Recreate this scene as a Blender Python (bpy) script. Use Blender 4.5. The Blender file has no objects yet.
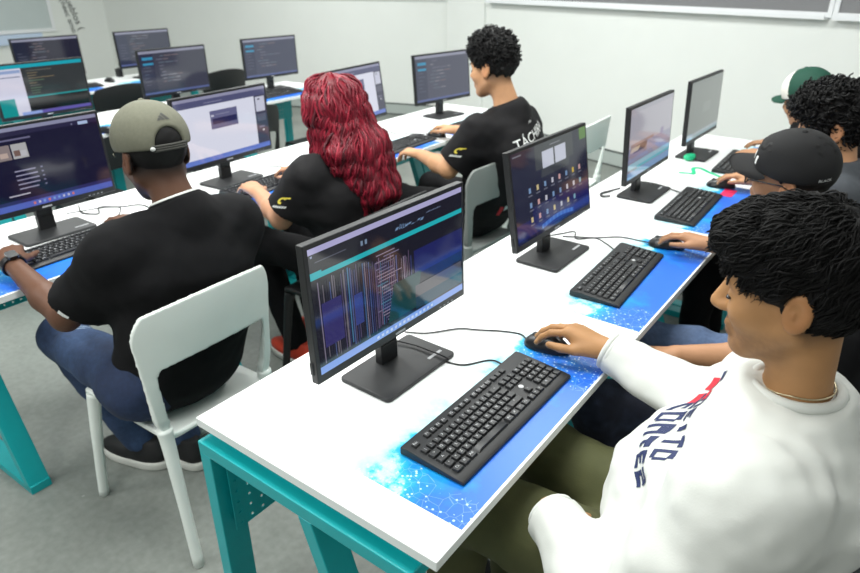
import bpy, bmesh, math, random
import numpy as np
from mathutils import Vector, Matrix
from mathutils.bvhtree import BVHTree

# ------------------------------------------------------------------ camera, world, lights, exposure
SC = bpy.context.scene
COL = SC.collection
cam_d = bpy.data.cameras.new('camera')
cam_d.sensor_fit = 'HORIZONTAL'
cam_d.sensor_width = 36.0
cam_d.lens = 36.0 * 646.36 / 860.0
cam_d.dof.use_dof = True
cam_d.dof.focus_distance = 1.25
cam_d.dof.aperture_fstop = 5.0
cam = bpy.data.objects.new('camera', cam_d)
COL.objects.link(cam)
cam.location = (1.0628, -0.5969, 1.5914)
_yaw, _pit = -0.6373, 0.4530
_f = Vector((math.sin(_yaw) * math.cos(_pit), math.cos(_yaw) * math.cos(_pit), -math.sin(_pit)))
cam.rotation_euler = _f.to_track_quat('-Z', 'Y').to_euler()
SC.camera = cam

world = bpy.data.worlds.new('room_ambient')
SC.world = world
world.use_nodes = True
_bg = world.node_tree.nodes['Background']
_bg.inputs['Color'].default_value = (0.95, 1.0, 0.96, 1)
_bg.inputs['Strength'].default_value = 0.36

def ceiling_lamp(x, y, sx, sy, power):
    d = bpy.data.lights.new('ceiling_lamp', 'AREA')
    d.shape = 'RECTANGLE'
    d.size, d.size_y = sx, sy
    d.energy = power
    d.color = (0.985, 1.0, 0.97)
    o = bpy.data.objects.new('ceiling_lamp', d)
    COL.objects.link(o)
    o.location = (x, y, 2.72)
    return o
for _x, _y, _p in ((0.2, -1.7, 30), (-1.8, -1.6, 40), (-0.1, 0.3, 38), (-1.6, 0.9, 40), (0.0, 2.4, 36), (-1.8, 3.2, 42), (-3.6, 1.6, 38), (-4.2, 3.9, 34), (2.2, 1.6, 10), (-6.4, 2.4, 16)):
    ceiling_lamp(_x, _y, 1.2, 0.6, _p)

SC.view_settings.view_transform = 'Standard'
SC.view_settings.look = 'None'
SC.view_settings.gamma = 1.0
SC.view_settings.exposure = 0.24
SC.view_settings.use_curve_mapping = False

# ------------------------------------------------------------------ materials
MATS = {}
def lin(c):
    return tuple(((v / 255) / 12.92 if v / 255 <= 0.04045 else ((v / 255 + 0.055) / 1.055) ** 2.4) for v in c)

def mat(name, rgb=(200, 200, 200), rough=0.5, metal=0.0, emit=None, estr=1.0, noise=0.0, nscale=20.0, bump=0.0, bscale=200.0, spec=0.5, attr=None, coat=0.0, sheen=0.0):
    if name in MATS:
        return MATS[name]
    m = bpy.data.materials.new(name)
    m.use_nodes = True
    nt = m.node_tree
    b = nt.nodes['Principled BSDF']
    c = lin(rgb)
    b.inputs['Base Color'].default_value = (*c, 1)
    b.inputs['Roughness'].default_value = rough
    b.inputs['Metallic'].default_value = metal
    b.inputs['Specular IOR Level'].default_value = spec
    b.inputs['Coat Weight'].default_value = coat
    if sheen:
        b.inputs['Sheen Weight'].default_value = sheen
    if emit is not None:
        b.inputs['Emission Color'].default_value = (*lin(emit), 1)
        b.inputs['Emission Strength'].default_value = estr
    tc = nt.nodes.new('ShaderNodeTexCoord')
    src = None
    if attr:
        a = nt.nodes.new('ShaderNodeAttribute')
        a.attribute_name = attr
        src = a.outputs['Color']
    if noise > 0:
        n = nt.nodes.new('ShaderNodeTexNoise')
        n.inputs['Scale'].default_value = nscale
        n.inputs['Detail'].default_value = 4
        nt.links.new(tc.outputs['Object'], n.inputs['Vector'])
        r = nt.nodes.new('ShaderNodeMapRange')
        r.inputs['From Min'].default_value = 0.3
        r.inputs['From Max'].default_value = 0.7
        r.inputs['To Min'].default_value = 1 - noise
        r.inputs['To Max'].default_value = 1 + noise
        nt.links.new(n.outputs['Fac'], r.inputs['Value'])
        mx = nt.nodes.new('ShaderNodeVectorMath')
        mx.operation = 'MULTIPLY'
        if src:
            nt.links.new(src, mx.inputs[0])
        else:
            mx.inputs[0].default_value = c
        nt.links.new(r.outputs['Result'], mx.inputs[1])
        src = mx.outputs['Vector']
    if src:
        nt.links.new(src, b.inputs['Base Color'])
    if bump > 0:
        n2 = nt.nodes.new('ShaderNodeTexNoise')
        n2.inputs['Scale'].default_value = bscale
        n2.inputs['Detail'].default_value = 3
        nt.links.new(tc.outputs['Object'], n2.inputs['Vector'])
        bp = nt.nodes.new('ShaderNodeBump')
        bp.inputs['Strength'].default_value = bump
        bp.inputs['Distance'].default_value = 0.002
        nt.links.new(n2.outputs['Fac'], bp.inputs['Height'])
        nt.links.new(bp.outputs['Normal'], b.inputs['Normal'])
    MATS[name] = m
    return m

def glow(rgb, s=1.0):
    k = 'screen_%d_%d_%d' % tuple(rgb)
    return mat(k, (6, 6, 8), rough=0.08, emit=rgb, estr=SCREEN_GAIN * s, spec=0.8)
SCREEN_GAIN = 0.72

WHITE_TOP = mat('desk_white_laminate', (244, 246, 246), rough=0.38, noise=0.01, nscale=8)
WHITE_EDGE = mat('desk_edge_band', (226, 230, 228), rough=0.45)
TEAL = mat('teal_powder_coat', (6, 160, 165), rough=0.36, noise=0.03, nscale=30, bump=0.05, bscale=600)
BLACK_PL = mat('black_plastic', (26, 27, 29), rough=0.42, noise=0.08, nscale=40, bump=0.04, bscale=900)
BLACK_BASE = mat('black_stand_plastic', (34, 35, 37), rough=0.5, noise=0.1, nscale=25, bump=0.05, bscale=800)
KEY_BODY = mat('keyboard_black', (31, 32, 34), rough=0.5, noise=0.06, nscale=60)
KEY_CAP = mat('keycap_black', (38, 39, 41), rough=0.42, noise=0.05, nscale=90)
LEGEND = mat('key_legend_white', (196, 198, 200), rough=0.5)
CABLE = mat('cable_black', (30, 30, 32), rough=0.5)
MARK = mat('pale_print', (170, 172, 175), rough=0.5)
CHAIR_W = mat('chair_white_plastic', (230, 236, 231), rough=0.42, noise=0.015, nscale=12, bump=0.03, bscale=500)
CHAIR_G = mat('chair_pale_grey_plastic', (142, 147, 144), rough=0.45, noise=0.02, nscale=12)
CHAIR_B = mat('chair_black_plastic', (24, 25, 26), rough=0.5, noise=0.05, nscale=12)
CHAIR_D = mat('chair_dark_grey_fabric', (66, 70, 72), rough=0.8, noise=0.1, nscale=80, bump=0.2, bscale=300)

# ------------------------------------------------------------------ mesh helpers
def link(o, parent=None):
    COL.objects.link(o)
    if parent is not None:
        o.parent = parent
    return o

def new_mesh(name, V, F, mats, parent=None, smooth=False, mi=None, loc=None):
    me = bpy.data.meshes.new(name)
    me.from_pydata([tuple(v) for v in V], [], [tuple(int(i) for i in f) for f in F])
    for m in (mats if isinstance(mats, (list, tuple)) else [mats]):
        me.materials.append(m)
    if mi is not None:
        me.polygons.foreach_set('material_index', np.asarray(mi, dtype=np.int32))
    if smooth:
        me.polygons.foreach_set('use_smooth', np.ones(len(me.polygons), dtype=bool))
    me.update()
    o = bpy.data.objects.new(name, me)
    if loc is not None:
        o.location = loc
    return link(o, parent)

class MB:
    """collects boxes, tubes and sheets and links them as one mesh object"""
    def __init__(self):
        self.v, self.f, self.m = [], [], []
    def add(self, V, F, m=0, M=None):
        b = len(self.v)
        for p in V:
            p = Vector(p)
            self.v.append(M @ p if M is not None else p)
        for f in F:
            self.f.append([b + i for i in f])
            self.m.append(m)
        return self
    def box(self, c, s, m=0, M=None, top=1.0):
        x, y, z = s[0] / 2, s[1] / 2, s[2] / 2
        V = []
        for k, t in ((-z, 1.0), (z, top)):
            for a, b in ((-x, -y), (x, -y), (x, y), (-x, y)):
                V.append((c[0] + a * t, c[1] + b * t, c[2] + k))
        return self.add(V, [(3, 2, 1, 0), (4, 5, 6, 7), (0, 1, 5, 4), (1, 2, 6, 5), (2, 3, 7, 6), (3, 0, 4, 7)], m, M)
    def bar(self, a, b, w, h, m=0, up=(0, 0, 1)):
        a, b = Vector(a), Vector(b)
        d = (b - a).normalized()
        u = Vector(up)
        s = d.cross(u)
        if s.length < 1e-4:
            s = d.cross(Vector((1, 0, 0)))
        s.normalize()
        u = s.cross(d).normalized()
        V = [p + s * (i * w / 2) + u * (j * h / 2) for p in (a, b) for i, j in ((-1, -1), (1, -1), (1, 1), (-1, 1))]
        return self.add(V, [(3, 2, 1, 0), (4, 5, 6, 7), (0, 1, 5, 4), (1, 2, 6, 5), (2, 3, 7, 6), (3, 0, 4, 7)], m)
    def prism(self, poly, z0, z1, m=0, M=None):
        n = len(poly)
        V = [(p[0], p[1], z0) for p in poly] + [(p[0], p[1], z1) for p in poly]
        F = [tuple(range(n - 1, -1, -1)), tuple(range(n, 2 * n))] + [(i, (i + 1) % n, n + (i + 1) % n, n + i) for i in range(n)]
        return self.add(V, F, m, M)
    def tube(self, pts, r, n=8, m=0, cap=True, closed=False):
        V, F = tube_mesh(pts, r, n, closed)
        base = len(self.v)
        self.add(V, F, m)
        if cap and not closed:
            self.f.append([base + i for i in range(n - 1, -1, -1)]); self.m.append(m)
            e = base + len(V) - n
            self.f.append([e + i for i in range(n)]); self.m.append(m)
        return self
    def build(self, name, mats, parent=None, smooth=False, bevel=0, seg=2, loc=None, angle=False):
        o = new_mesh(name, self.v, self.f, mats, parent, smooth, self.m, loc)
        if bevel:
            md = o.modifiers.new('bevel', 'BEVEL')
            md.width = bevel
            md.segments = seg
            md.limit_method = 'ANGLE'
            md.angle_limit = math.radians(40)
            o.data.polygons.foreach_set('use_smooth', np.ones(len(o.data.polygons), dtype=bool))
            md.harden_normals = True
        return o

def tube_mesh(pts, r, n=8, closed=False):
    pts = [Vector(p) for p in pts]
    k = len(pts)
    rr = list(r) if hasattr(r, '__len__') else [r] * k
    V, F = [], []
    prev = None
    for i, p in enumerate(pts):
        if closed:
            d = pts[(i + 1) % k] - pts[i - 1]
        else:
            d = pts[min(i + 1, k - 1)] - pts[max(i - 1, 0)]
        if d.length < 1e-9:
            d = Vector((0, 0, 1))
        d.normalize()
        if prev is None:
            a = Vector((0, 0, 1)) if abs(d.z) < 0.9 else Vector((1, 0, 0))
            prev = (a - d * a.dot(d)).normalized()
        else:
            q = prev - d * prev.dot(d)
            prev = q.normalized() if q.length > 1e-6 else prev
        s = d.cross(prev)
        for j in range(n):
            t = 2 * math.pi * j / n
            V.append(p + (prev * math.cos(t) + s * math.sin(t)) * rr[i])
    for i in range(k if closed else k - 1):
        for j in range(n):
            a, b = i * n, ((i + 1) % k) * n
            F.append((a + j, a + (j + 1) % n, b + (j + 1) % n, b + j))
    return V, F

def spline(pts, per=8):
    """Catmull-Rom through the points"""
    P = [np.array(p, float) for p in pts]
    P = [2 * P[0] - P[1]] + P + [2 * P[-1] - P[-2]]
    out = []
    for i in range(1, len(P) - 2):
        for k in range(per):
            t = k / per
            a, b, c, d = P[i - 1], P[i], P[i + 1], P[i + 2]
            out.append(0.5 * (2 * b + (c - a) * t + (2 * a - 5 * b + 4 * c - d) * t * t + (3 * b - a - 3 * c + d) * t ** 3))
    out.append(P[-2])
    return out

def rrect(w, h, r, n=5, cx=0, cy=0):
    out = []
    for sx, sy, a0 in ((1, 1, 0), (-1, 1, 90), (-1, -1, 180), (1, -1, 270)):
        for i in range(n + 1):
            a = math.radians(a0 + 90 * i / n)
            out.append((cx + sx * (w / 2 - r) + r * math.cos(a), cy + sy * (h / 2 - r) + r * math.sin(a)))
    return out

def thing(name, label, cat, loc=(0, 0, 0), rz=0, group=None):
    o = bpy.data.objects.new(name, None)
    o.empty_display_size = 0.05
    o.location = loc
    o.rotation_euler = (0, 0, rz)
    COL.objects.link(o)
    return tag(o, label, cat, group)

def tag(o, label, cat, group=None):
    o['label'] = label
    o['category'] = cat
    if group:
        o['group'] = group
    return o

def struct(o):
    o['kind'] = 'structure'
    return o

def dup(root, label, loc, rz=0, group=None):
    r = root.copy(); COL.objects.link(r)
    r.location = loc; r.rotation_euler = (0, 0, rz)
    r['label'] = label
    if group:
        r['group'] = group
    for ch in list(root.children):
        c = ch.copy(); COL.objects.link(c); c.parent = r
        for g in list(ch.children):
            d = g.copy(); COL.objects.link(d); d.parent = c
    return r

# ------------------------------------------------------------------ implicit surfaces (smooth unions of tapered limbs, meshed with surface nets)
def _hash(i, j, k):
    n = (i * 374761393 + j * 668265263 + k * 2147483647 // 3 * 5) & 0x7fffffff
    n = (n ^ (n >> 13)) * 1274126177 & 0x7fffffff
    return ((n ^ (n >> 16)) & 0xffff) / 32767.5 - 1.0

def vnoise(P):
    F = np.floor(P).astype(np.int64)
    t = P - F
    t = t * t * (3 - 2 * t)
    i, j, k = F[..., 0], F[..., 1], F[..., 2]
    out = 0
    for a in (0, 1):
        wa = t[..., 0] if a else 1 - t[..., 0]
        for b in (0, 1):
            wb = t[..., 1] if b else 1 - t[..., 1]
            for c in (0, 1):
                wc = t[..., 2] if c else 1 - t[..., 2]
                out = out + wa * wb * wc * _hash(i + a, j + b, k + c)
    return out

class SDF:
    def __init__(self):
        self.items = []           # (fn, centre, bound, k, op)
    def cap(self, a, b, r1, r2=None, k=0.02, op='u', fl=None):
        """round cone a->b; fl=(axis, s) flattens along a world axis"""
        a, b = np.array(a, float), np.array(b, float)
        r2 = r1 if r2 is None else r2
        ab = b - a
        L = max(ab @ ab, 1e-12)
        if fl is not None:
            ax, s = np.array(fl[0], float), fl[1]
            def fn(P):
                Q = P - a
                t = np.clip((Q @ ab) / L, 0, 1)
                D = Q - t[..., None] * ab
                e = D @ ax
                D = D + np.multiply.outer(e * (1 / s - 1), ax)
                return np.sqrt((D * D).sum(-1)) - (r1 + (r2 - r1) * t)
        else:
            def fn(P):
                Q = P - a
                t = np.clip((Q @ ab) / L, 0, 1)
                D = Q - t[..., None] * ab
                return np.sqrt((D * D).sum(-1)) - (r1 + (r2 - r1) * t)
        self.items.append((fn, (a + b) / 2, np.sqrt(L) / 2 + max(r1, r2) * (max(1, fl[1]) if fl else 1), k, op))
        return self
    def ell(self, c, rad, R=None, k=0.02, op='u'):
        c, rad = np.array(c, float), np.array(rad, float)
        R = np.eye(3) if R is None else np.array(R, float)     # columns = axes
        def fn(P):
            q = (P - c) @ R
            k0 = np.sqrt(((q / rad) ** 2).sum(-1))
            k1 = np.sqrt(((q / rad ** 2) ** 2).sum(-1))
            return k0 * (k0 - 1) / np.maximum(k1, 1e-9)
        self.items.append((fn, c, rad.max(), k, op))
        return self
    def fn(self, f, c=(0, 0, 0), bound=1e3, k=0.01, op='u'):
        self.items.append((f, np.array(c, float), bound, k, op))
        return self
    def plane(self, p, n, k=0.004):
        """keep the side n points away from"""
        p, n = np.array(p, float), np.array(n, float)
        n = n / np.linalg.norm(n)
        return self.fn(lambda P: (P - p) @ n, k=k, op='i')
    def __call__(self, P, near=None):
        d = None
        for i, (fn, c, b, k, op) in enumerate(self.items):
            if near is not None and not near[i]:
                continue
            e = fn(P)
            if op == 'd':
                d = d + e if d is not None else None
                continue
            if d is None:
                if op == 'u':
                    d = e
                continue
            if op == 'u':
                h = np.maximum(k - np.abs(d - e), 0) / k
                d = np.minimum(d, e) - h * h * k * 0.25
            elif op == 's':
                e = -e
                h = np.maximum(k - np.abs(d - e), 0) / k
                d = np.maximum(d, e) + h * h * k * 0.25
            else:
                h = np.maximum(k - np.abs(d - e), 0) / k
                d = np.maximum(d, e) + h * h * k * 0.25
        return np.full(P.shape[:-1], 1.0) if d is None else d
    def mesh(self, lo, hi, h, B=16):
        lo, hi = np.array(lo, float), np.array(hi, float)
        nb = np.ceil((hi - lo) / (h * B)).astype(int)
        half = h * B * 0.5 * math.sqrt(3)
        N = nb * B + 2
        ids, pos, quads = [], [], []
        g = np.arange(B + 1)
        G = np.stack(np.meshgrid(g, g, g, indexing='ij'), -1)
        corners = [(a, b, c) for a in (0, 1) for b in (0, 1) for c in (0, 1)]
        edges = [(p, q) for p in range(8) for q in range(p + 1, 8) if sum(abs(corners[p][t] - corners[q][t]) for t in range(3)) == 1]
        CC = np.array(corners, float)
        for bi in range(nb[0]):
            for bj in range(nb[1]):
                for bk in range(nb[2]):
                    i0 = np.array((bi, bj, bk)) * B
                    ctr = lo + (i0 + B / 2) * h
                    near = [(op != 'u') or (np.linalg.norm(ctr - c) < half + bd + k + 0.02) for (_, c, bd, k, op) in self.items]
                    if not any(n for n, it in zip(near, self.items) if it[4] == 'u'):
                        continue
                    P = lo + (G + i0) * h
                    D = self(P, near)
                    S = D < 0
                    if S.all() or not S.any():
                        continue
                    c8 = np.stack([D[a:a + B, b:b + B, c:c + B] for a, b, c in corners], -1)
                    s8 = c8 < 0
                    act = s8.any(-1) & ~s8.all(-1)
                    idx = np.argwhere(act)
                    vals = c8[act]
                    acc = np.zeros((len(idx), 3)); cnt = np.zeros(len(idx))
                    for p, q in edges:
                        a, b = vals[:, p], vals[:, q]
                        x = (a < 0) != (b < 0)
                        t = np.where(x, a / np.where(x, a - b, 1), 0)
                        acc += np.where(x[:, None], CC[p] + t[:, None] * (CC[q] - CC[p]), 0)
                        cnt += x
                    gi = idx + i0
                    pos.append(lo + (gi + acc / cnt[:, None]) * h)
                    ids.append((gi[:, 0] * N[1] + gi[:, 1]) * N[2] + gi[:, 2])
                    for ax in range(3):
                        u, v = (ax + 1) % 3, (ax + 2) % 3
                        A = S[:B, :B, :B]
                        sl = [slice(0, B)] * 3
                        sl[ax] = slice(1, B + 1)
                        Bv = S[tuple(sl)]
                        e = np.argwhere(A != Bv)
                        if not len(e):
                            continue
                        fl = A[e[:, 0], e[:, 1], e[:, 2]]
                        e = e + i0
                        eu = np.zeros(3, int); eu[u] = 1
                        ev = np.zeros(3, int); ev[v] = 1
                        q4 = [e - eu - ev, e - ev, e, e - eu]
                        q4 = np.stack([(w[:, 0] * N[1] + w[:, 1]) * N[2] + w[:, 2] for w in q4], 1)
                        q4[~fl] = q4[~fl][:, ::-1]
                        quads.append(q4)
        ids = np.concatenate(ids); pos = np.concatenate(pos); quads = np.concatenate(quads)
        o = np.argsort(ids); ids = ids[o]; pos = pos[o]
        k = np.clip(np.searchsorted(ids, quads), 0, len(ids) - 1)
        ok = (ids[k] == quads).all(1)
        return pos, k[ok]

def np_mesh(name, V, F, mats, parent=None, smooth=True, loc=None, col=None):
    me = bpy.data.meshes.new(name)
    V = np.asarray(V, dtype=np.float32)
    F = np.asarray(F, dtype=np.int32)
    if loc is not None:
        V = V - np.asarray(loc, dtype=np.float32)
    n, w = F.shape
    me.vertices.add(len(V)); me.vertices.foreach_set('co', V.ravel())
    me.loops.add(n * w); me.loops.foreach_set('vertex_index', F.ravel())
    me.polygons.add(n)
    me.polygons.foreach_set('loop_start', np.arange(0, n * w, w, dtype=np.int32))
    me.polygons.foreach_set('loop_total', np.full(n, w, dtype=np.int32))
    for m in (mats if isinstance(mats, (list, tuple)) else [mats]):
        me.materials.append(m)
    me.update(calc_edges=True)
    me.validate()
    if smooth:
        me.polygons.foreach_set('use_smooth', np.ones(len(me.polygons), dtype=bool))
    if col is not None:
        at = me.color_attributes.new('tone', 'FLOAT_COLOR', 'POINT')
        at.data.foreach_set('color', np.concatenate([col, np.ones((len(col), 1))], 1).astype(np.float32).ravel())
    o = bpy.data.objects.new(name, me)
    return link(o, parent)

def relax(V, F, it=2, lam=0.5):
    """a few Laplacian passes to take the voxel steps off"""
    e = np.concatenate([F[:, [0, 1]], F[:, [1, 2]], F[:, [2, 3]], F[:, [3, 0]]])
    e = np.concatenate([e, e[:, ::-1]])
    cnt = np.bincount(e[:, 0], minlength=len(V))[:, None]
    for k in range(it * 2):
        acc = np.zeros_like(V)
        for ax in range(3):
            acc[:, ax] = np.bincount(e[:, 0], weights=V[e[:, 1], ax], minlength=len(V))
        V = V + (lam if k % 2 == 0 else -lam * 1.04) * (acc / np.maximum(cnt, 1) - V)
    return V, F
# ------------------------------------------------------------------ the room
WALL = mat('wall_paint', (234, 237, 233), rough=0.55, noise=0.012, nscale=3, bump=0.03, bscale=250)
BASE_L = mat('skirting_grey', (176, 184, 180), rough=0.5)
BASE_D = mat('skirting_shadow_and_gap', (70, 76, 74), rough=0.6)
BOARD_G = mat('board_grey', (128, 128, 130), rough=0.45, noise=0.02, nscale=6)
BOARD_P = mat('board_pale', (196, 206, 206), rough=0.3, noise=0.02, nscale=4)
ALU = mat('board_frame_white', (238, 240, 242), rough=0.35)
TRAY_B = mat('tray_pale_blue', (205, 222, 246), rough=0.4)
INK = mat('wall_lettering', (58, 62, 64), rough=0.6)

def floor_material():
    m = mat('floor_grey_vinyl', (112, 116, 113), rough=0.42, spec=0.35)
    nt = m.node_tree
    b = nt.nodes['Principled BSDF']
    tc = nt.nodes.new('ShaderNodeTexCoord')
    n1 = nt.nodes.new('ShaderNodeTexNoise'); n1.inputs['Scale'].default_value = 2.2; n1.inputs['Detail'].default_value = 6
    n2 = nt.nodes.new('ShaderNodeTexNoise'); n2.inputs['Scale'].default_value = 40; n2.inputs['Detail'].default_value = 3
    vo = nt.nodes.new('ShaderNodeTexVoronoi'); vo.inputs['Scale'].default_value = 7.0
    for n in (n1, n2, vo):
        nt.links.new(tc.outputs['Object'], n.inputs['Vector'])
    r1 = nt.nodes.new('ShaderNodeValToRGB')
    r1.color_ramp.elements[0].position = 0.3; r1.color_ramp.elements[0].color = (*lin((118, 122, 117)), 1)
    r1.color_ramp.elements[1].position = 0.72; r1.color_ramp.elements[1].color = (*lin((140, 144, 139)), 1)
    nt.links.new(n1.outputs['Fac'], r1.inputs['Fac'])
    mx = nt.nodes.new('ShaderNodeMixRGB'); mx.blend_type = 'OVERLAY'; mx.inputs['Fac'].default_value = 0.25
    nt.links.new(r1.outputs['Color'], mx.inputs['Color1']); nt.links.new(n2.outputs['Fac'], mx.inputs['Color2'])
    lt = nt.nodes.new('ShaderNodeMath'); lt.operation = 'LESS_THAN'; lt.inputs[1].default_value = 0.035
    nt.links.new(vo.outputs['Distance'], lt.inputs[0])
    m2 = nt.nodes.new('ShaderNodeMixRGB'); m2.inputs['Color2'].default_value = (*lin((168, 172, 166)), 1)
    sc = nt.nodes.new('ShaderNodeMath'); sc.operation = 'MULTIPLY'; sc.inputs[1].default_value = 0.6
    nt.links.new(lt.outputs[0], sc.inputs[0]); nt.links.new(sc.outputs[0], m2.inputs['Fac'])
    nt.links.new(mx.outputs['Color'], m2.inputs['Color1'])
    nt.links.new(m2.outputs['Color'], b.inputs['Base Color'])
    return m

struct(MB().box((-2.2, 1.9, -0.05), (12.6, 9.0, 0.1)).build('floor', floor_material()))
struct(MB().box((-2.2, 1.9, 2.80), (12.6, 9.0, 0.1)).build('ceiling', mat('ceiling_white', (232, 234, 232), rough=0.8)))

A16 = math.radians(16)
D_R = Vector((math.cos(A16), -math.sin(A16), 0))          # right stretch of the back wall, running to the right
N_R = Vector((-math.sin(A16), -math.cos(A16), 0))         # towards the room
O_R = Vector((-1.07, 5.05, 0))
D_L = Vector((-math.cos(A16), -math.sin(A16), 0))         # left stretch, running to the left
N_L = Vector((math.sin(A16), -math.cos(A16), 0))
O_L = Vector((-3.40, 5.915, 0))
def slab(p, q, n, z0, z1, t0, t1, mb=None, m=0):
    """box along p->q between offsets t0..t1 on the room side n"""
    mb = mb or MB()
    P = [p + n * t0, q + n * t0, q + n * t1, p + n * t1]
    V = [(v.x, v.y, z0) for v in P] + [(v.x, v.y, z1) for v in P]
    return mb.add(V, [(3, 2, 1, 0), (4, 5, 6, 7), (0, 1, 5, 4), (1, 2, 6, 5), (2, 3, 7, 6), (3, 0, 4, 7)], m)
R0, R1 = O_R - D_R * 1.76, O_R + D_R * 5.2
L0, L1 = O_L, O_L + D_L * 5.1
struct(slab(R0, R1, N_R, 0, 2.75, -0.12, 0).build('wall_back_right', WALL))
struct(slab(L0 - D_L * 0.02, L1, N_L, 0, 2.75, -0.12, 0).build('wall_back_left', WALL))
PL0, PL1 = O_R - D_R * 2.365, O_R - D_R * 1.76
struct(slab(PL0, PL1, N_R, 0, 2.75, -0.30, 0.025).build('pillar', WALL))
struct(MB().box((L1.x - 0.06, 1.0, 1.375), (0.12, 7.1, 2.75)).build('wall_left', WALL))
def skirting(name, p, q, n):
    mb = slab(p, q, n, 0.014, 0.125, 0.0, 0.014)
    slab(p, q, n, 0.0, 0.014, 0.0, 0.009, mb, 1)
    slab(p, q, n, 0.125, 0.140, 0.0, 0.010, mb, 1)  # dark strip paints the shadow line along the skirting top
    struct(mb.build(name, [BASE_L, BASE_D]))
skirting('baseboard_right', R0 + D_R * 0.01, R1, N_R)
skirting('baseboard_left', L0 + D_L * 0.03, L1, N_L)

def board(p, q, n, z0, z1, surf, label, tray=True, f=0.03):
    p, q = Vector(p), Vector(q)
    d = (q - p).normalized()
    t = thing('wall_board', label, 'board', (p.x, p.y, z0), 0, None)
    off = Vector((p.x, p.y, z0))
    def fin(mb, nm, ms):
        mb.v = [v - off for v in mb.v]
        return mb.build(nm, ms, t)
    fin(slab(p + d * f, q - d * f, n, z0 + f, z1 - f, 0.002, 0.012), 'board_surface', surf)
    mb = slab(p, q, n, z0, z0 + f, 0.001, 0.022)
    slab(p, q, n, z1 - f, z1, 0.001, 0.022, mb)
    slab(p, p + d * f, n, z0 + f, z1 - f, 0.001, 0.022, mb)
    slab(q - d * f, q, n, z0 + f, z1 - f, 0.001, 0.022, mb)
    fin(mb, 'frame', ALU)
    if tray:
        mb = slab(p + d * 0.02, q - d * 0.02, n, z0 - 0.012, z0 + 0.002, 0.001, 0.075)
        slab(p + d * 0.02, q - d * 0.02, n, z0 + 0.002, z0 + 0.016, 0.065, 0.075, mb)
        fin(mb, 'tray', ALU)
    return t
jx = 1.595
board(O_R - D_R * 1.72, O_R + D_R * jx, N_R, 1.325, 2.4, BOARD_G, 'long grey wall board with white frame and ledge above the desks by the pillar')
board(O_R + D_R * (jx + 0.004), O_R + D_R * 4.4, N_R, 1.325, 2.4, BOARD_G, 'grey wall board in the top right corner, right of the white joint')
board(O_L + D_L * 0.10, O_L + D_L * 3.2, N_L, 1.30, 2.4, BOARD_G, 'wall board on the left stretch of the back wall, only its lower edge showing', tray=False, f=0.012)
t = board((-8.3 + 0.001, 3.79, 0), (-8.3 + 0.001, 1.5, 0), Vector((1, 0, 0)), 0.895, 2.2, BOARD_P, 'pale whiteboard on the far left wall with a light blue tray below', tray=False, f=0.04)
mb = slab(Vector((0, -0.20, 0)), Vector((0, -2.2, 0)), Vector((1, 0, 0)), -0.125, -0.01, 0.002, 0.05)
mb.build('tray', TRAY_B, t)

# lettering running down the left wall
def text_mesh(s, size, name='lettering'):
    cu = bpy.data.curves.new('glyphs', 'FONT')
    cu.body = s
    cu.size = size
    cu.resolution_u = 3
    o = bpy.data.objects.new('glyphs', cu)
    COL.objects.link(o)
    dg = bpy.context.evaluated_depsgraph_get()
    me = o.evaluated_get(dg).to_mesh()
    V = np.array([v.co[:] for v in me.vertices]) if len(me.vertices) else np.zeros((0, 3))
    F = [list(p.vertices) for p in me.polygons]
    o.evaluated_get(dg).to_mesh_clear()
    bpy.data.objects.remove(o)
    bpy.data.curves.remove(cu)
    return V, F

def wall_words(s, size, y, z, ang, label):
    V, F = text_mesh(s, size)
    a = math.radians(ang)
    W = []
    for p in V:                       # reading direction runs down the wall
        u, v = p[0], p[1]
        W.append((0, u * math.sin(a) + v * math.cos(a), -u * math.cos(a) + v * math.sin(a)))
    n = len(W)
    W2 = W + [(0.003, p[1], p[2]) for p in W]
    F2 = [[n + i for i in f][::-1] for f in F]
    o = new_mesh('wall_lettering', W2, F2, INK, None, loc=(-8.3 + 0.002, y, z))
    tag(o, label, 'lettering', None)
wall_words('pueblos (', 0.125, 3.985, 1.33, 14, 'line of thin dark lettering running down the far left wall, the upper line')
wall_words('(neec amo', 0.100, 3.93, 1.27, 10, 'bolder short line of dark lettering running down the far left wall beside the whiteboard')

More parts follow.
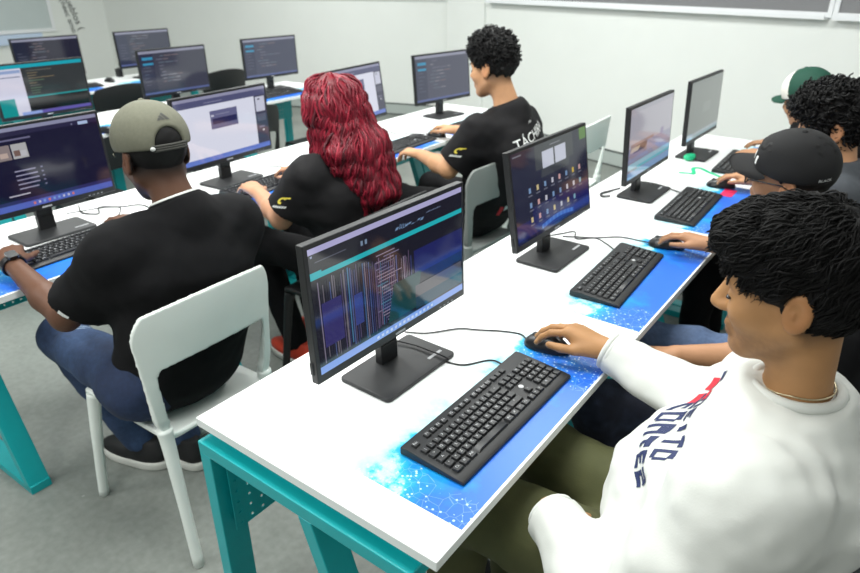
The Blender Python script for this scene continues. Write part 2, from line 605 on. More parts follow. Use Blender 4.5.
# ------------------------------------------------------------------ desks
def print_material():
    m = bpy.data.materials.new('desk_print_blue')
    m.use_nodes = True
    nt = m.node_tree
    b = nt.nodes['Principled BSDF']
    b.inputs['Roughness'].default_value = 0.36
    L = nt.links.new
    tc = nt.nodes.new('ShaderNodeTexCoord')
    sep = nt.nodes.new('ShaderNodeSeparateXYZ'); L(tc.outputs['Object'], sep.inputs[0])
    nz = nt.nodes.new('ShaderNodeTexNoise'); nz.inputs['Scale'].default_value = 9; nz.inputs['Detail'].default_value = 7; nz.inputs['Roughness'].default_value = 0.62
    L(tc.outputs['Object'], nz.inputs['Vector'])
    def math_(op, a, bb=None, c=None):
        n = nt.nodes.new('ShaderNodeMath'); n.operation = op
        for i, x in enumerate((a, bb, c)):
            if x is None:
                continue
            if isinstance(x, (int, float)):
                n.inputs[i].default_value = x
            else:
                L(x, n.inputs[i])
        return n.outputs[0]
    # t runs 0 (white) .. 1 (deep blue) across the desk depth, broken up like a watercolour edge
    t = math_('MULTIPLY', math_('SUBTRACT', sep.outputs['X'], 0.335), 4.4)
    ragged = math_('MULTIPLY', math_('MULTIPLY', math_('SUBTRACT', nz.outputs['Fac'], 0.5), 1.9), math_('MINIMUM', math_('MAXIMUM', math_('MULTIPLY', t, 2.2), 0.0), 1.0))
    t = math_('ADD', t, ragged)
    rp = nt.nodes.new('ShaderNodeValToRGB')
    els = rp.color_ramp.elements
    els[0].position = 0.0; els[0].color = (*lin((244, 246, 246)), 1)
    els[1].position = 1.0; els[1].color = (*lin((40, 108, 222)), 1)
    for p, c in ((0.16, (222, 246, 250)), (0.34, (176, 232, 244)), (0.44, (40, 180, 230)), (0.60, (14, 146, 226)), (0.80, (28, 124, 226))):
        e = els.new(p); e.color = (*lin(c), 1)
    L(t, rp.inputs['Fac'])
    # network drawing: nodes and thin links
    v1 = nt.nodes.new('ShaderNodeTexVoronoi'); v1.inputs['Scale'].default_value = 95
    L(tc.outputs['Object'], v1.inputs['Vector'])
    dots = math_('LESS_THAN', v1.outputs['Distance'], 0.24)
    v2 = nt.nodes.new('ShaderNodeTexVoronoi'); v2.feature = 'DISTANCE_TO_EDGE'; v2.inputs['Scale'].default_value = 42
    L(tc.outputs['Object'], v2.inputs['Vector'])
    line = math_('LESS_THAN', v2.outputs['Distance'], 0.018)
    n3 = nt.nodes.new('ShaderNodeTexNoise'); n3.inputs['Scale'].default_value = 7; n3.inputs['Detail'].default_value = 2
    L(tc.outputs['Object'], n3.inputs['Vector'])
    # drawn mostly at the two ends of the print
    yc = math_('ABSOLUTE', math_('SUBTRACT', sep.outputs['Y'], 0.38))
    ends = math_('MULTIPLY', math_('SUBTRACT', yc, 0.17), 2.6)
    msk = math_('GREATER_THAN', math_('ADD', ends, n3.outputs['Fac']), 0.68)
    msk = math_('MULTIPLY', msk, math_('GREATER_THAN', t, 0.3))
    a = math_('MULTIPLY', math_('MAXIMUM', dots, math_('MULTIPLY', line, 0.28)), math_('MULTIPLY', msk, 0.75))
    mx = nt.nodes.new('ShaderNodeMixRGB')
    L(a, mx.inputs['Fac']); L(rp.outputs['Color'], mx.inputs['Color1'])
    mx.inputs['Color2'].default_value = (*lin((205, 236, 250)), 1)
    L(mx.outputs['Color'], b.inputs['Base Color'])
    return m
PRINT = print_material()
DESK_W = 0.633

DESK_CACHE = {}
def desk(loc, rz, length, label, group, edge0=True):
    t = thing('computer_desk', label, 'desk', loc, rz, group)
    W, T = DESK_W, 0.74
    key = (round(length, 3), edge0)
    if key not in DESK_CACHE:
        parts = []
        mb = MB().box((W / 2, length / 2, T - 0.011), (W, length - 0.003, 0.022))
        o = mb.build('tabletop', [WHITE_TOP, WHITE_EDGE], t, bevel=0.002)
        for i, p in enumerate(o.data.polygons):
            if abs(p.normal.z) < 0.5:
                p.material_index = 1
        parts.append(o)
        ya, yb = length - 0.815, length - 0.152
        poly = [(0.315, ya), (W - 0.006, ya), (W - 0.006, yb), (0.315, yb)]
        parts.append(MB().prism(poly, T - 0.0003, T + 0.0004).build('printed_panel', PRINT, t))
        for y0 in (0.0 if edge0 else -0.014, length - 0.075):
            mb = MB()
            yc, d = y0 + 0.0355, 0.067
            h = 0.032
            zt = T - 0.047
            mb.box((0.301, yc, zt - h / 2), (0.578, d, h))                 # top bar
            mb.box((0.292, yc, h / 2), (0.560, d, h))                      # floor bar
            mb.box((0.0300, yc, zt / 2), (0.036, d, zt - 2 * h + 0.002))    # straight leg
            # slanted leg
            xa, xb = 0.315, 0.535
            V = [(xa, yc - d / 2, zt - h), (xa + 0.036, yc - d / 2, zt - h), (xa + 0.036, yc + d / 2, zt - h), (xa, yc + d / 2, zt - h),
                 (xb, yc - d / 2, h * 0.5), (xb + 0.036, yc - d / 2, h * 0.5), (xb + 0.036, yc + d / 2, h * 0.5), (xb, yc + d / 2, h * 0.5)]
            mb.add(V, [(0, 1, 2, 3), (7, 6, 5, 4), (4, 5, 1, 0), (5, 6, 2, 1), (6, 7, 3, 2), (7, 4, 0, 3)])
            parts.append(mb.build('leg_frame', TEAL, t, bevel=0.003))
            for xs in (0.1, 0.48):
                mb = MB().box((xs, yc + 0.020, T - 0.0345), (0.06, 0.024, 0.0255))
                parts.append(mb.build('spacer', TEAL, t))
        # perforated panel hung under the top
        xs, z0, z1 = 0.065, 0.445, T - 0.081
        hw, pt = 0.0035, 0.03
        ny = int((length - 0.03) / pt)
        nz = int((z1 - z0) / pt)
        gy = [0.012]; gz = [z0]
        for i in range(ny):
            c = 0.012 + (i + 0.5) * (length - 0.027) / ny
            gy += [c - hw, c + hw]
        gy.append(length - 0.015)
        for i in range(nz):
            c = z0 + (i + 0.5) * (z1 - z0) / nz
            gz += [c - hw, c + hw]
        gz.append(z1)
        V = [(xs, y, z) for y in gy for z in gz]
        F = []
        n = len(gz)
        for i in range(len(gy) - 1):
            for j in range(n - 1):
                if i % 2 == 1 and j % 2 == 1:
                    continue
                F.append((i * n + j, (i + 1) * n + j, (i + 1) * n + j + 1, i * n + j + 1))
        o = new_mesh('modesty_panel', V, F, TEAL, t)
        md = o.modifiers.new('solid', 'SOLIDIFY'); md.thickness = 0.002
        parts.append(o)
        DESK_CACHE[key] = parts
    else:
        for o in DESK_CACHE[key]:
            c = o.copy(); COL.objects.link(c); c.parent = t
    return t

RZ_L = 0.031
def row_pt(x0, y):          # corner of a desk in the left rows: the row runs along (-sin, cos)
    return (x0 - math.sin(RZ_L) * y, y, 0)
GD = 'white desks with blue printed strip on teal frames'
desk((0, 0, 0), 0, 0.897, 'white desk with blue print, its bare teal-framed end nearest the camera', GD, edge0=False)
desk((0, 0.898, 0), 0, 0.832, 'white printed desk under the monitor full of desktop icons', GD)
desk((0, 1.731, 0), 0, 0.832, 'white printed desk under the monitor showing a pale landscape', GD)
desk((0, 2.564, 0), 0, 0.832, 'white printed desk at the far end of the right row under the dim grey monitor', GD)
XL = -1.575
for y0, ln, lb in ((-0.085, 0.845, 'white printed desk where the person in the grey cap sits'),
                   (0.761, 0.845, 'white printed desk where the red-haired person sits'),
                   (1.607, 0.845, 'white printed desk where the person in the white-lettered black shirt sits'),
                   (2.453, 0.845, 'white printed desk with an unused keyboard beyond the white-lettered black shirt')):
    desk(row_pt(XL, y0), RZ_L, ln, lb, GD)
XB = -3.31
for y0, lb in ((-0.10, 'white desk at the near end of the second row, at the left picture edge'),
               (0.76, 'white desk of the second row under the monitor with a teal header'),
               (1.62, 'white desk of the second row under the monitor with cyan marks'),
               (2.48, 'white desk at the far end of the second row, left of the red hair')):
    desk(row_pt(XB, y0), RZ_L, 0.858, lb, GD)
desk((-4.86, 1.53, 0), 0, 0.83, 'white desk of the back left row carrying a black mouse on its blue strip', GD)
desk((-4.86, 2.362, 0), 0, 0.83, 'white desk at the far end of the back left row', GD)

# ------------------------------------------------------------------ monitors
MON_CACHE = {}
SW, SH = 0.500, 0.272
def monitor(loc, rz, tilt, label, rects, group, bg=(30, 32, 46)):
    """rects: (u0, v0, u1, v1, colour[, skew]) in screen units, v up"""
    t = thing('computer_monitor', label, 'monitor', loc, rz, group)
    if not MON_CACHE:
        d = MON_CACHE
        mb = MB()
        mb.prism(rrect(0.253, 0.151, 0.012, cx=0, cy=0), 0, 0.011, M=Matrix.Translation((-0.0065, 0, 0)) @ Matrix.Rotation(math.pi / 2, 4, 'Z'))
        d['base'] = mb.build('stand_base', BLACK_BASE, t, bevel=0.003)
        mb = MB()
        mb.box((0.035, 0.085, 0.01125), (0.008, 0.05, 0.0006))
        d['base_mark'] = mb.build('print_mark', MARK, d['base'])
        mb = MB()
        pts = [(-0.045, 0, 0.008), (-0.047, 0, 0.06), (-0.044, 0, 0.12), (-0.036, 0, 0.2)]
        for a, b in zip(pts[:-1], pts[1:]):
            mb.bar(a, b, 0.024, 0.058, up=(0, 1, 0))
        d['neck'] = mb.build('stand_neck', BLACK_PL, t, bevel=0.004)
        mb = MB()
        # front bezel ring and shallow back shell
        mb.box((-0.010, 0, 0.151), (0.020, 0.52, 0.302))
        mb.box((-0.028, 0, 0.135), (0.020, 0.36, 0.20))
        mb.box((-0.014, -0.2605, 0.035), (0.010, 0.005, 0.03))
        d['housing'] = mb.build('housing', BLACK_PL, t, bevel=0.004)
        mb = MB().box((0.0004, 0.0, 0.0085), (0.0008, 0.034, 0.005))
        for k in range(4):
            mb.box((0.0004, 0.155 + 0.016 * k, 0.007), (0.0008, 0.006, 0.0022))
        d['logo'] = mb.build('bezel_marks', MARK, d['housing'])
        housing = d['housing']
    else:
        d = MON_CACHE
        c = {}
        for k in ('base', 'neck', 'housing'):
            c[k] = d[k].copy(); COL.objects.link(c[k]); c[k].parent = t
        for k, p in (('base_mark', 'base'), ('logo', 'housing')):
            o = d[k].copy(); COL.objects.link(o); o.parent = c[p]
        housing = c['housing']
    housing.location = (0, 0, 0.094)
    housing.rotation_euler = (0, -tilt, 0)
    V, F, M, mats = [], [], [], []
    def mi(c):
        g = glow(c)
        if g not in mats:
            mats.append(g)
        return mats.index(g)
    def quad(u0, v0, u1, v1, c, layer, sk=0.0):
        b = len(V)
        x = 0.0004 + 0.00012 * layer
        for u, v in ((u0, v0), (u1, v0), (u1 + sk, v1), (u0 + sk, v1)):
            V.append((x, (u - 0.5) * SW, 0.020 + v * SH))
        F.append((b, b + 1, b + 2, b + 3)); M.append(mi(c))
    quad(0, 0, 1, 1, bg, 0)
    for i, r in enumerate(rects):
        quad(r[0], r[1], r[2], r[3], r[4], 1 + i * 0.06, r[5] if len(r) > 5 else 0)
    new_mesh('screen', V, F, mats, housing, mi=M)
    return t

def code_screen(rnd, top=(150, 152, 172), bg=(62, 65, 84), side=(48, 51, 68), cyan=True, lines=9):
    R = [(0, 0.94, 1, 1, top), (0, 0.04, 0.2, 0.94, side), (0, 0, 1, 0.045, (96, 108, 158))]
    if cyan:
        R += [(0.04, 0.80, 0.19, 0.86, (60, 150, 190)), (0.04, 0.68, 0.19, 0.73, (60, 150, 190))]
    for k in range(6):
        v = 0.62 - 0.08 * k
        R.append((0.04, v, 0.04 + rnd.uniform(0.06, 0.13), v + 0.016, (92, 96, 116)))
    for k in range(lines):
        v = 0.86 - 0.075 * k
        u = 0.24 + rnd.choice((0, 0.03, 0.06))
        for j in range(rnd.randint(1, 3)):
            w = rnd.uniform(0.04, 0.14)
            R.append((u, v, u + w, v + 0.018, rnd.choice(((112, 112, 130), (128, 112, 116), (104, 116, 130), (140, 140, 150)))))
            u += w + 0.015
    return R
rnd = random.Random(4)
GM = 'black monitors on square stands'

# right row, near to far
R = [(0, 0.955, 1, 1, (176, 172, 214)), (0, 0.0, 1, 0.062, (128, 160, 232))]
R += [(0.0, 0.79, 1, 0.955, (32, 32, 44)), (0.0, 0.765, 1, 0.805, (38, 176, 186)), (0.0, 0.805, 0.06, 0.82, (38, 176, 186))]
R += [(0.01, 0.93, 0.02, 0.945, (150, 160, 190)), (0.03, 0.885, 0.2, 0.893, (86, 88, 104))]
R += [(0.285, 0.862, 0.298, 0.90, (120, 140, 165)), (0.31, 0.862, 0.323, 0.90, (120, 140, 165))]
for k in range(9):                                   # loose handwriting in the header
    u = 0.50 + 0.022 * k
    R.append((u, 0.862 + 0.006 * math.sin(k * 2.1), u + 0.018, 0.872 + 0.012 * math.cos(k * 1.7), (112, 140, 176), 0.01))
for k in range(5):
    u = 0.53 + 0.012 * k
    R.append((u, 0.86, u + 0.004, 0.90 - 0.004 * k, (120, 150, 190), 0.006))
for k in range(7):
    u = 0.72 + 0.016 * k
    R.append((u, 0.90, u + 0.012, 0.908 + 0.004 * (k % 2), (100, 112, 140), 0.004))
cols = ((82, 72, 104), (58, 88, 128), (120, 112, 132), (50, 54, 98), (36, 36, 52), (72, 86, 132), (100, 84, 112), (66, 112, 148), (104, 98, 110))
for k in range(46):                                  # broken vertical streaks on the left half
    u = 0.03 + 0.0125 * k
    top = 0.75 - max(0, u - 0.26) * 0.3 - rnd.uniform(0, 0.06)
    bot = 0.07 + rnd.uniform(0, 0.05) + max(0, u - 0.35) * 0.7
    if top - bot > 0.05:
        R.append((u, bot, u + rnd.uniform(0.003, 0.010), top, rnd.choice(cols)))
R += [(0.04, 0.2, 0.15, 0.56, (52, 48, 104)), (0.22, 0.24, 0.27, 0.5, (54, 66, 130))]
for k in range(22):                                  # slanting lines of text in the middle
    v = 0.72 - 0.028 * k
    u = 0.36 + rnd.uniform(0, 0.06)
    R.append((u, v, u + rnd.uniform(0.06, 0.16), v + 0.01, rnd.choice(((110, 106, 134), (88, 90, 112), (84, 120, 140), (130, 120, 140)))))
R += [(0.62, 0.40, 1.0, 0.62, (34, 38, 96)), (0.42, 0.10, 0.62, 0.42, (24, 66, 70), 0.05), (0.62, 0.08, 0.99, 0.19, (26, 64, 84)), (0.62, 0.19, 0.99, 0.3, (88, 86, 92), 0.0)]  # teal-green patch is a reflection painted into the screen colours
for k in range(14):
    u = 0.34 + 0.03 * k
    R.append((u, 0.018, u + 0.016, 0.042, (196, 210, 240)))
monitor((0.234, 0.408, 0.74), -0.016, 0.04, 'large black monitor nearest the camera, showing coloured streaks under a teal line', R, GM, bg=(30, 30, 42))

R = [(0.0, 0.0, 1, 0.22, (30, 34, 92)), (0.2, 0.22, 1, 0.34, (30, 34, 84)), (0.34, 0.62, 0.72, 1.0, (58, 62, 70), 0.06), (0.28, 0.72, 0.8, 1.0, (62, 66, 72)),
     (0.9, 0.86, 1.0, 1.0, (86, 128, 56)), (0.02, 0.955, 0.12, 0.97, (120, 124, 134)), (0.48, 0.945, 0.62, 0.955, (140, 144, 152))]
R += [(0.37, 0.715, 0.52, 0.905, (196, 200, 216)), (0.54, 0.715, 0.69, 0.905, (196, 200, 216))]
for j in range(3):
    for k in range(8):
        if j == 2 and k == 7:
            continue
        u, v = 0.17 + 0.098 * k, 0.50 - 0.165 * j
        c = rnd.choice(((206, 206, 216), (130, 172, 190), (206, 190, 140), (196, 196, 208), (120, 150, 190), (190, 190, 204), (204, 160, 160)))
        if j == 0 and k == 6:
            c = (214, 180, 40)
        R.append((u + 0.004, v + 0.01, u + 0.030, v + 0.068, c))
        R.append((u - 0.006, v - 0.028, u + 0.044, v - 0.012, (104, 106, 122)))
for k in range(26):                                  # pale swoosh along the bottom
    u = 0.3 + 0.017 * k
    v = 0.04 + 0.10 * math.sin(k / 25 * math.pi) * 0.35
    R.append((u, v, u + 0.018, v + 0.05, (60, 96, 170) if k % 3 else (84, 124, 186)))
R.append((0.0, 0.0, 1.0, 0.035, (28, 30, 60)))
monitor((0.218, 1.245, 0.74), -0.004, 0.175, 'black monitor showing rows of desktop icons on dark blue', R, GM, bg=(34, 36, 58))

R = [(0, 0.42, 1, 1, (172, 170, 180)), (0, 0.08, 1, 0.46, (140, 138, 156)), (0.0, 0.30, 0.52, 0.50, (150, 132, 132), 0.04), (0.10, 0.36, 0.36, 0.46, (92, 78, 80), 0.08),
     (0.40, 0.30, 1.0, 0.46, (146, 144, 166)), (0.02, 0.38, 0.2, 0.44, (196, 176, 150), 0.05), (0.0, 0.14, 1, 0.22, (150, 186, 200)), (0.2, 0.11, 1, 0.15, (104, 176, 190)),
     (0.72, 0.44, 0.80, 0.54, (140, 128, 160)), (0.0, 0.0, 1.0, 0.10, (128, 158, 196)), (0, 0.94, 1, 1, (160, 160, 172))]
monitor((0.221, 2.084, 0.74), 0.007, 0.067, 'black monitor showing a pale mountain and lake picture', R, GM, bg=(150, 150, 164))
R = [(0, 0.0, 1, 0.05, (110, 140, 150)), (0.0, 0.0, 0.16, 0.10, (120, 170, 200)), (0.0, 0.95, 1, 1, (112, 118, 118)), (0.42, 0.40, 0.66, 0.58, (126, 132, 130)), (0, 0.05, 1, 0.09, (150, 160, 170))]
monitor((0.214, 2.876, 0.74), -0.014, 0.057, 'black monitor at the far end of the right row with a dim grey screen', R, GM, bg=(116, 122, 120))  # grey backdrop paints an even reflection into the screen's glow

# left row, near to far
R = [(0, 0.955, 1, 1, (142, 144, 172)), (0, 0.0, 1, 0.075, (88, 104, 190)), (0, 0.075, 1, 0.12, (50, 48, 100)), (0, 0.90, 1, 0.955, (44, 42, 72)), (0.86, 0.895, 0.93, 0.935, (176, 196, 230)), (0.81, 0.905, 0.82, 0.925, (120, 120, 150)),
     (0.28, 0.845, 0.52, 0.865, (110, 108, 140)),
     (0.28, 0.62, 0.37, 0.80, (140, 128, 128)), (0.30, 0.65, 0.35, 0.71, (190, 170, 160)), (0.38, 0.62, 0.48, 0.80, (176, 176, 178)), (0.39, 0.65, 0.43, 0.72, (120, 96, 90)), (0.43, 0.64, 0.47, 0.71, (190, 190, 196))]
for k in range(5):
    v = 0.46 - 0.055 * k
    R.append((0.36, v, 0.38 + 0.14 * rnd.uniform(0.7, 1), v + 0.016, (150, 148, 176)))
    R.append((0.53, v, 0.545, v + 0.018, (120, 120, 150)))
R.append((0.28, 0.17, 0.42, 0.185, (190, 188, 205)))
for k in range(9):
    R.append((0.42 + 0.034 * k, 0.025, 0.435 + 0.034 * k, 0.055, rnd.choice(((190, 190, 220), (214, 120, 110), (120, 160, 220)))))
monitor((-1.335, 0.355, 0.74), 0.015, 0.05, 'dark violet monitor in front of the person in the grey cap', R, GM, bg=(27, 26, 52))

def white_app():
    return [(0, 0.86, 1, 1, (84, 86, 122)), (0, 0.955, 1, 1, (150, 150, 178)), (0, 0.0, 1, 0.075, (104, 128, 208)), (0.0, 0.075, 0.86, 0.86, (226, 228, 244)), (0.86, 0.075, 1, 0.86, (70, 70, 92)),
            (0.875, 0.60, 0.985, 0.84, (206, 208, 226)), (0.90, 0.79, 0.93, 0.81, (60, 60, 80)), (0.88, 0.44, 0.985, 0.56, (96, 96, 116)), (0.93, 0.27, 0.95, 0.30, (220, 220, 230)), (0.89, 0.33, 0.96, 0.36, (120, 120, 146)),
            (0.35, 0.48, 0.65, 0.76, (104, 104, 142)), (0.37, 0.55, 0.64, 0.64, (44, 44, 88)), (0.36, 0.67, 0.39, 0.70, (200, 200, 220)), (0.41, 0.69, 0.56, 0.70, (150, 150, 176)), (0.3, 0.895, 0.5, 0.905, (140, 140, 170))]
monitor((-1.344, 1.156, 0.74), 0.074, 0.007, 'monitor with white window and small grey dialog, before the red-haired person', white_app(), GM, bg=(226, 228, 244))
monitor((-1.406, 2.103, 0.74), 0.13, 0.144, 'monitor with a white window, half hidden behind the red hair', white_app(), GM, bg=(226, 228, 244))
monitor((-1.428, 2.928, 0.74), -0.117, 0.091, 'monitor with grey code window beside the face of the curly-haired lettered shirt', code_screen(rnd, bg=(84, 86, 104), side=(70, 74, 94)), GM, bg=(84, 86, 104))
# second row
R = [(0, 0.93, 1, 1, (30, 168, 186)), (0, 0.0, 0.30, 0.93, (218, 218, 236)), (0, 0.84, 0.29, 0.9, (150, 170, 210)), (0.0, 0.76, 0.28, 0.775, (90, 100, 130)), (0, 0.0, 0.16, 0.35, (22, 150, 150)), (0.3, 0.33, 1, 0.36, (24, 150, 152)), (0.3, 0.07, 1, 0.33, (10, 10, 14)), (0.28, 0.0, 1, 0.06, (104, 90, 176)),
     (0.2, 0.0, 0.42, 0.06, (150, 170, 230))]
for k in range(10):
    v = 0.86 - 0.05 * k
    R.append((0.36, v, 0.36 + rnd.uniform(0.08, 0.3), v + 0.014, rnd.choice(((110, 110, 104), (130, 116, 90), (96, 120, 96), (140, 136, 130)))))
monitor((-3.03, 1.18, 0.74), 0.0, 0.02, 'monitor with a teal header bar and white side panel, behind the dark violet monitor', R, GM, bg=(56, 60, 62))
monitor((-3.069, 2.071, 0.74), 0.004, 0.012, 'monitor with cyan marks on a dark code window, above the grey cap', code_screen(rnd, bg=(66, 68, 84), side=(52, 54, 76)), GM, bg=(66, 68, 84))
monitor((-3.146, 2.982, 0.74), -0.05, 0.019, 'monitor with a code window alone against the white wall, left of red hair', code_screen(rnd, bg=(72, 76, 98), side=(60, 64, 88)), GM, bg=(72, 76, 98))
# back row
monitor((-4.56, 1.945, 0.74), 0.0, 0.03, 'back row monitor with a dark screen, below the wall lettering', code_screen(rnd, bg=(40, 40, 58), side=(38, 42, 62), cyan=False), GM, bg=(40, 40, 58))
monitor((-4.56, 2.77, 0.74), 0.0, 0.03, 'back row monitor with a code window, peeking over the one with cyan marks', code_screen(rnd, bg=(62, 66, 84), side=(54, 60, 84), cyan=False), GM, bg=(62, 66, 84))

# ------------------------------------------------------------------ keyboards and mice
def build_keyboard(label, loc, rz, group):
    t = thing('keyboard', label, 'keyboard', loc, rz, group)
    KW, KL = 0.150, 0.445
    prof = [(-KW / 2, 0.002), (-KW / 2, 0.019), (-KW / 2 + 0.012, 0.021), (0.052, 0.012), (KW / 2 - 0.004, 0.010), (KW / 2, 0.007), (KW / 2, 0.002)]
    poly = [(p[0], p[1]) for p in prof]
    M = Matrix(((1, 0, 0, 0), (0, 0, 1, 0), (0, 1, 0, 0), (0, 0, 0, 1)))
    mb = MB().prism(poly[::-1], -KL / 2, KL / 2, M=M)
    mb.build('body', KEY_BODY, t, bevel=0.004)
    U = 0.0187
    def zt(x):
        return 0.0197 + (x + KW / 2 - 0.012) * (-0.0078 / 0.115)
    keys, leg = MB(), MB()
    glyphs = {}
    rows = [
        (-0.0525, [(0, 1, 'Esc')] + [(2 + i + (0.5 if i > 3 else 0) + (0.5 if i > 7 else 0), 1, 'F%d' % (i + 1)) for i in range(12)] + [(15.25 + i, 1, '') for i in range(3)]),
        (-0.0285, [(i, 1, ch) for i, ch in enumerate('|1234567890?!')] + [(13, 2, '<')] + [(15.25 + i, 1, '-') for i in range(3)] + [(18.5 + i, 1, ch) for i, ch in enumerate('N/*-')]),
        (-0.0098, [(0, 1.5, '>')] + [(1.5 + i, 1, ch) for i, ch in enumerate('QWERTYUIOP[+')] + [(13.5, 1.5, '')] + [(15.25 + i, 1, '-') for i in range(3)] + [(18.5 + i, 1, ch) for i, ch in enumerate('789')] + [(21.5, 1, '+')]),
        (0.0089, [(0, 1.75, 'A')] + [(1.75 + i, 1, ch) for i, ch in enumerate('ASDFGHJKLN{}')] + [(13.75, 1.25, '')] + [(18.5 + i, 1, ch) for i, ch in enumerate('456')] + [(21.5, 1, '')]),
        (0.0276, [(0, 1.25, '^'), (1.25, 1, '<')] + [(2.25 + i, 1, ch) for i, ch in enumerate('ZXCVBNM,.-')] + [(12.25, 2.75, '^')] + [(16.25, 1, '^')] + [(18.5 + i, 1, ch) for i, ch in enumerate('123')] + [(21.5, 1, '')]),
        (0.0463, [(0, 1.25, 'Ct'), (1.25, 1.25, '#'), (2.5, 1.25, 'Alt'), (3.75, 6.25, ''), (10, 1.25, 'Alt'), (11.25, 1.25, '#'), (12.5, 1.25, '='), (13.75, 1.25, 'Ct')] + [(15.25 + i, 1, ch) for i, ch in enumerate('<v>')] + [(18.5, 2, '0'), (20.5, 1, '.'), (21.5, 1, '')])]
    y0 = -22.5 * U / 2
    for x, ks in rows:
        d = 0.0135 if x < -0.05 else 0.0166
        for u, w, ch in ks:
            yc = y0 + (u + w / 2) * U
            z = zt(x)
            keys.box((x, yc, z + 0.0026), (d, w * U - 0.0022, 0.0072), top=0.84)
            if ch:
                if ch not in glyphs:
                    glyphs[ch] = text_mesh(ch, 0.0085)
                V, F = glyphs[ch]
                # letters read from the front edge: right = +y, up = -x
                wd = V[:, 0].max() if len(V) else 0
                P = [(x + 0.0015 - v[1] * 0.9, yc - wd * 0.5 - 0.001 + v[0], z + 0.0066) for v in V]
                leg.add(P, [f for f in F])
    keys.build('keys', KEY_CAP, t, bevel=0.0012, seg=1)
    leg.build('key_legends', LEGEND, t)
    mb = MB()
    n = 16
    z = zt(0.009) + 0.001
    mb.prism([(0.009 + 0.0062 * math.cos(2 * math.pi * i / n), y0 + 16.75 * U + 0.0062 * math.sin(2 * math.pi * i / n)) for i in range(n)], z - 0.001, z + 0.0006)
    for k in range(3):
        mb.box((-0.0525, y0 + (19.2 + k * 1.1) * U, zt(-0.0525) + 0.0006), (0.002, 0.005, 0.0008))
    mb.build('printed_badge', LEGEND, t)
    return t

def cable(parent, pts, z=0.0028, r=0.0022, name='cable'):
    """lies on the desk; pts in world x, y (z optional), parent unrotated"""
    P = spline([(p[0] - parent.location.x, p[1] - parent.location.y, (p[2] - parent.location.z) if len(p) > 2 else z) for p in pts], 8)
    return MB().tube(P, r, 8).build(name, CABLE, parent, smooth=True)

GK = 'black wired keyboards'
kb0 = build_keyboard('large black keyboard with white legends nearest the camera', (0.500, 0.390, 0.74), -0.008, GK)
kb = {}
for key, loc, rz, lb in (
        ('r2', (0.449, 1.226, 0.74), 0.05, 'black keyboard in front of the desktop-icons monitor'),
        ('r3', (0.430, 2.010, 0.74), 0.03, 'black keyboard in front of the landscape-picture monitor'),
        ('r4', (0.425, 2.810, 0.74), 0.03, 'black keyboard at the far right, behind the glasses of the black-capped person'),
        ('l1', (-1.142, 0.355, 0.74), 0.06, 'black keyboard under the fingers of the person in the grey cap'),
        ('l2', (-1.160, 1.215, 0.74), 0.04, 'black keyboard in front of the red-haired person, beside the black shirt shoulder'),
        ('l3', (-1.135, 2.125, 0.74), 0.05, 'black keyboard right of the red hair, beside the mouse hand'),
        ('l4', (-1.130, 2.850, 0.74), 0.03, 'unused black keyboard behind the shoulder of the lettered black shirt'),
        ('b2', (-2.93, 2.05, 0.74), 0.03, 'black keyboard below the monitor with cyan marks'),
        ('b3', (-2.93, 2.82, 0.74), 0.05, 'black keyboard on the second row just left of the red hair'),
        ('c1', (-4.47, 2.03, 0.74), 0.0, 'dark keyboard on the back left desk beside its mouse')):
    kb[key] = dup(kb0, lb, loc, rz, GK)
cable(kb0, [(0.4265, 0.555, 0.749), (0.385, 0.562), (0.345, 0.505), (0.296, 0.492), (0.31, 0.490, 0.756), (0.24, 0.490, 0.757), (0.20, 0.487, 0.757), (0.135, 0.47, 0.757), (0.09, 0.465)])
cable(kb['r2'], [(0.366, 1.40, 0.75), (0.33, 1.445), (0.275, 1.478), (0.222, 1.435), (0.190, 1.496), (0.160, 1.456), (0.13, 1.41)])
cable(kb['r3'], [(0.352, 2.16, 0.75), (0.31, 2.20), (0.25, 2.24), (0.17, 2.25), (0.1, 2.21)])
cable(kb['l2'], [(-1.235, 1.33, 0.75), (-1.26, 1.42), (-1.33, 1.45), (-1.40, 1.42)])

MOUSE_B = mat('mouse_black', (22, 23, 25), rough=0.34, noise=0.05, nscale=50)
MOUSE_W = mat('mouse_wheel', (58, 60, 62), rough=0.6)
def build_mouse(label, loc, rz, group):
    t = thing('computer_mouse', label, 'mouse', loc, rz, group)
    s = SDF()
    s.ell((0.004, 0, 0.002), (0.056, 0.0315, 0.036), k=0.004)
    s.ell((-0.03, 0, 0.0), (0.030, 0.029, 0.024), k=0.02)
    s.plane((0, 0, 0.0008), (0, 0, -1), k=0.004)
    V, F = s.mesh((-0.07, -0.045, -0.01), (0.07, 0.045, 0.05), 0.0025)
    np_mesh('shell', V, F, MOUSE_B, t)
    mb = MB().tube([(-0.034, -0.004, 0.0275), (-0.034, 0.004, 0.0275)], 0.0085, 12)
    mb.build('scroll_wheel', MOUSE_W, t, smooth=True)
    mb = MB()
    mb.tube([(-0.060 + 0.006 * i, 0, 0.0008 + 0.036 * math.sqrt(max(0, 1 - ((-0.060 + 0.006 * i - 0.004) / 0.0645) ** 2))) for i in range(1, 9)], 0.0011, 6)
    mb.build('button_seam', CABLE, t)
    return t
GMS = 'black wired mice'
m0 = build_mouse('black mouse under the hand of the white sweatshirt', (0.470, 0.700, 0.7404), 0.10, GMS)
mm = {}
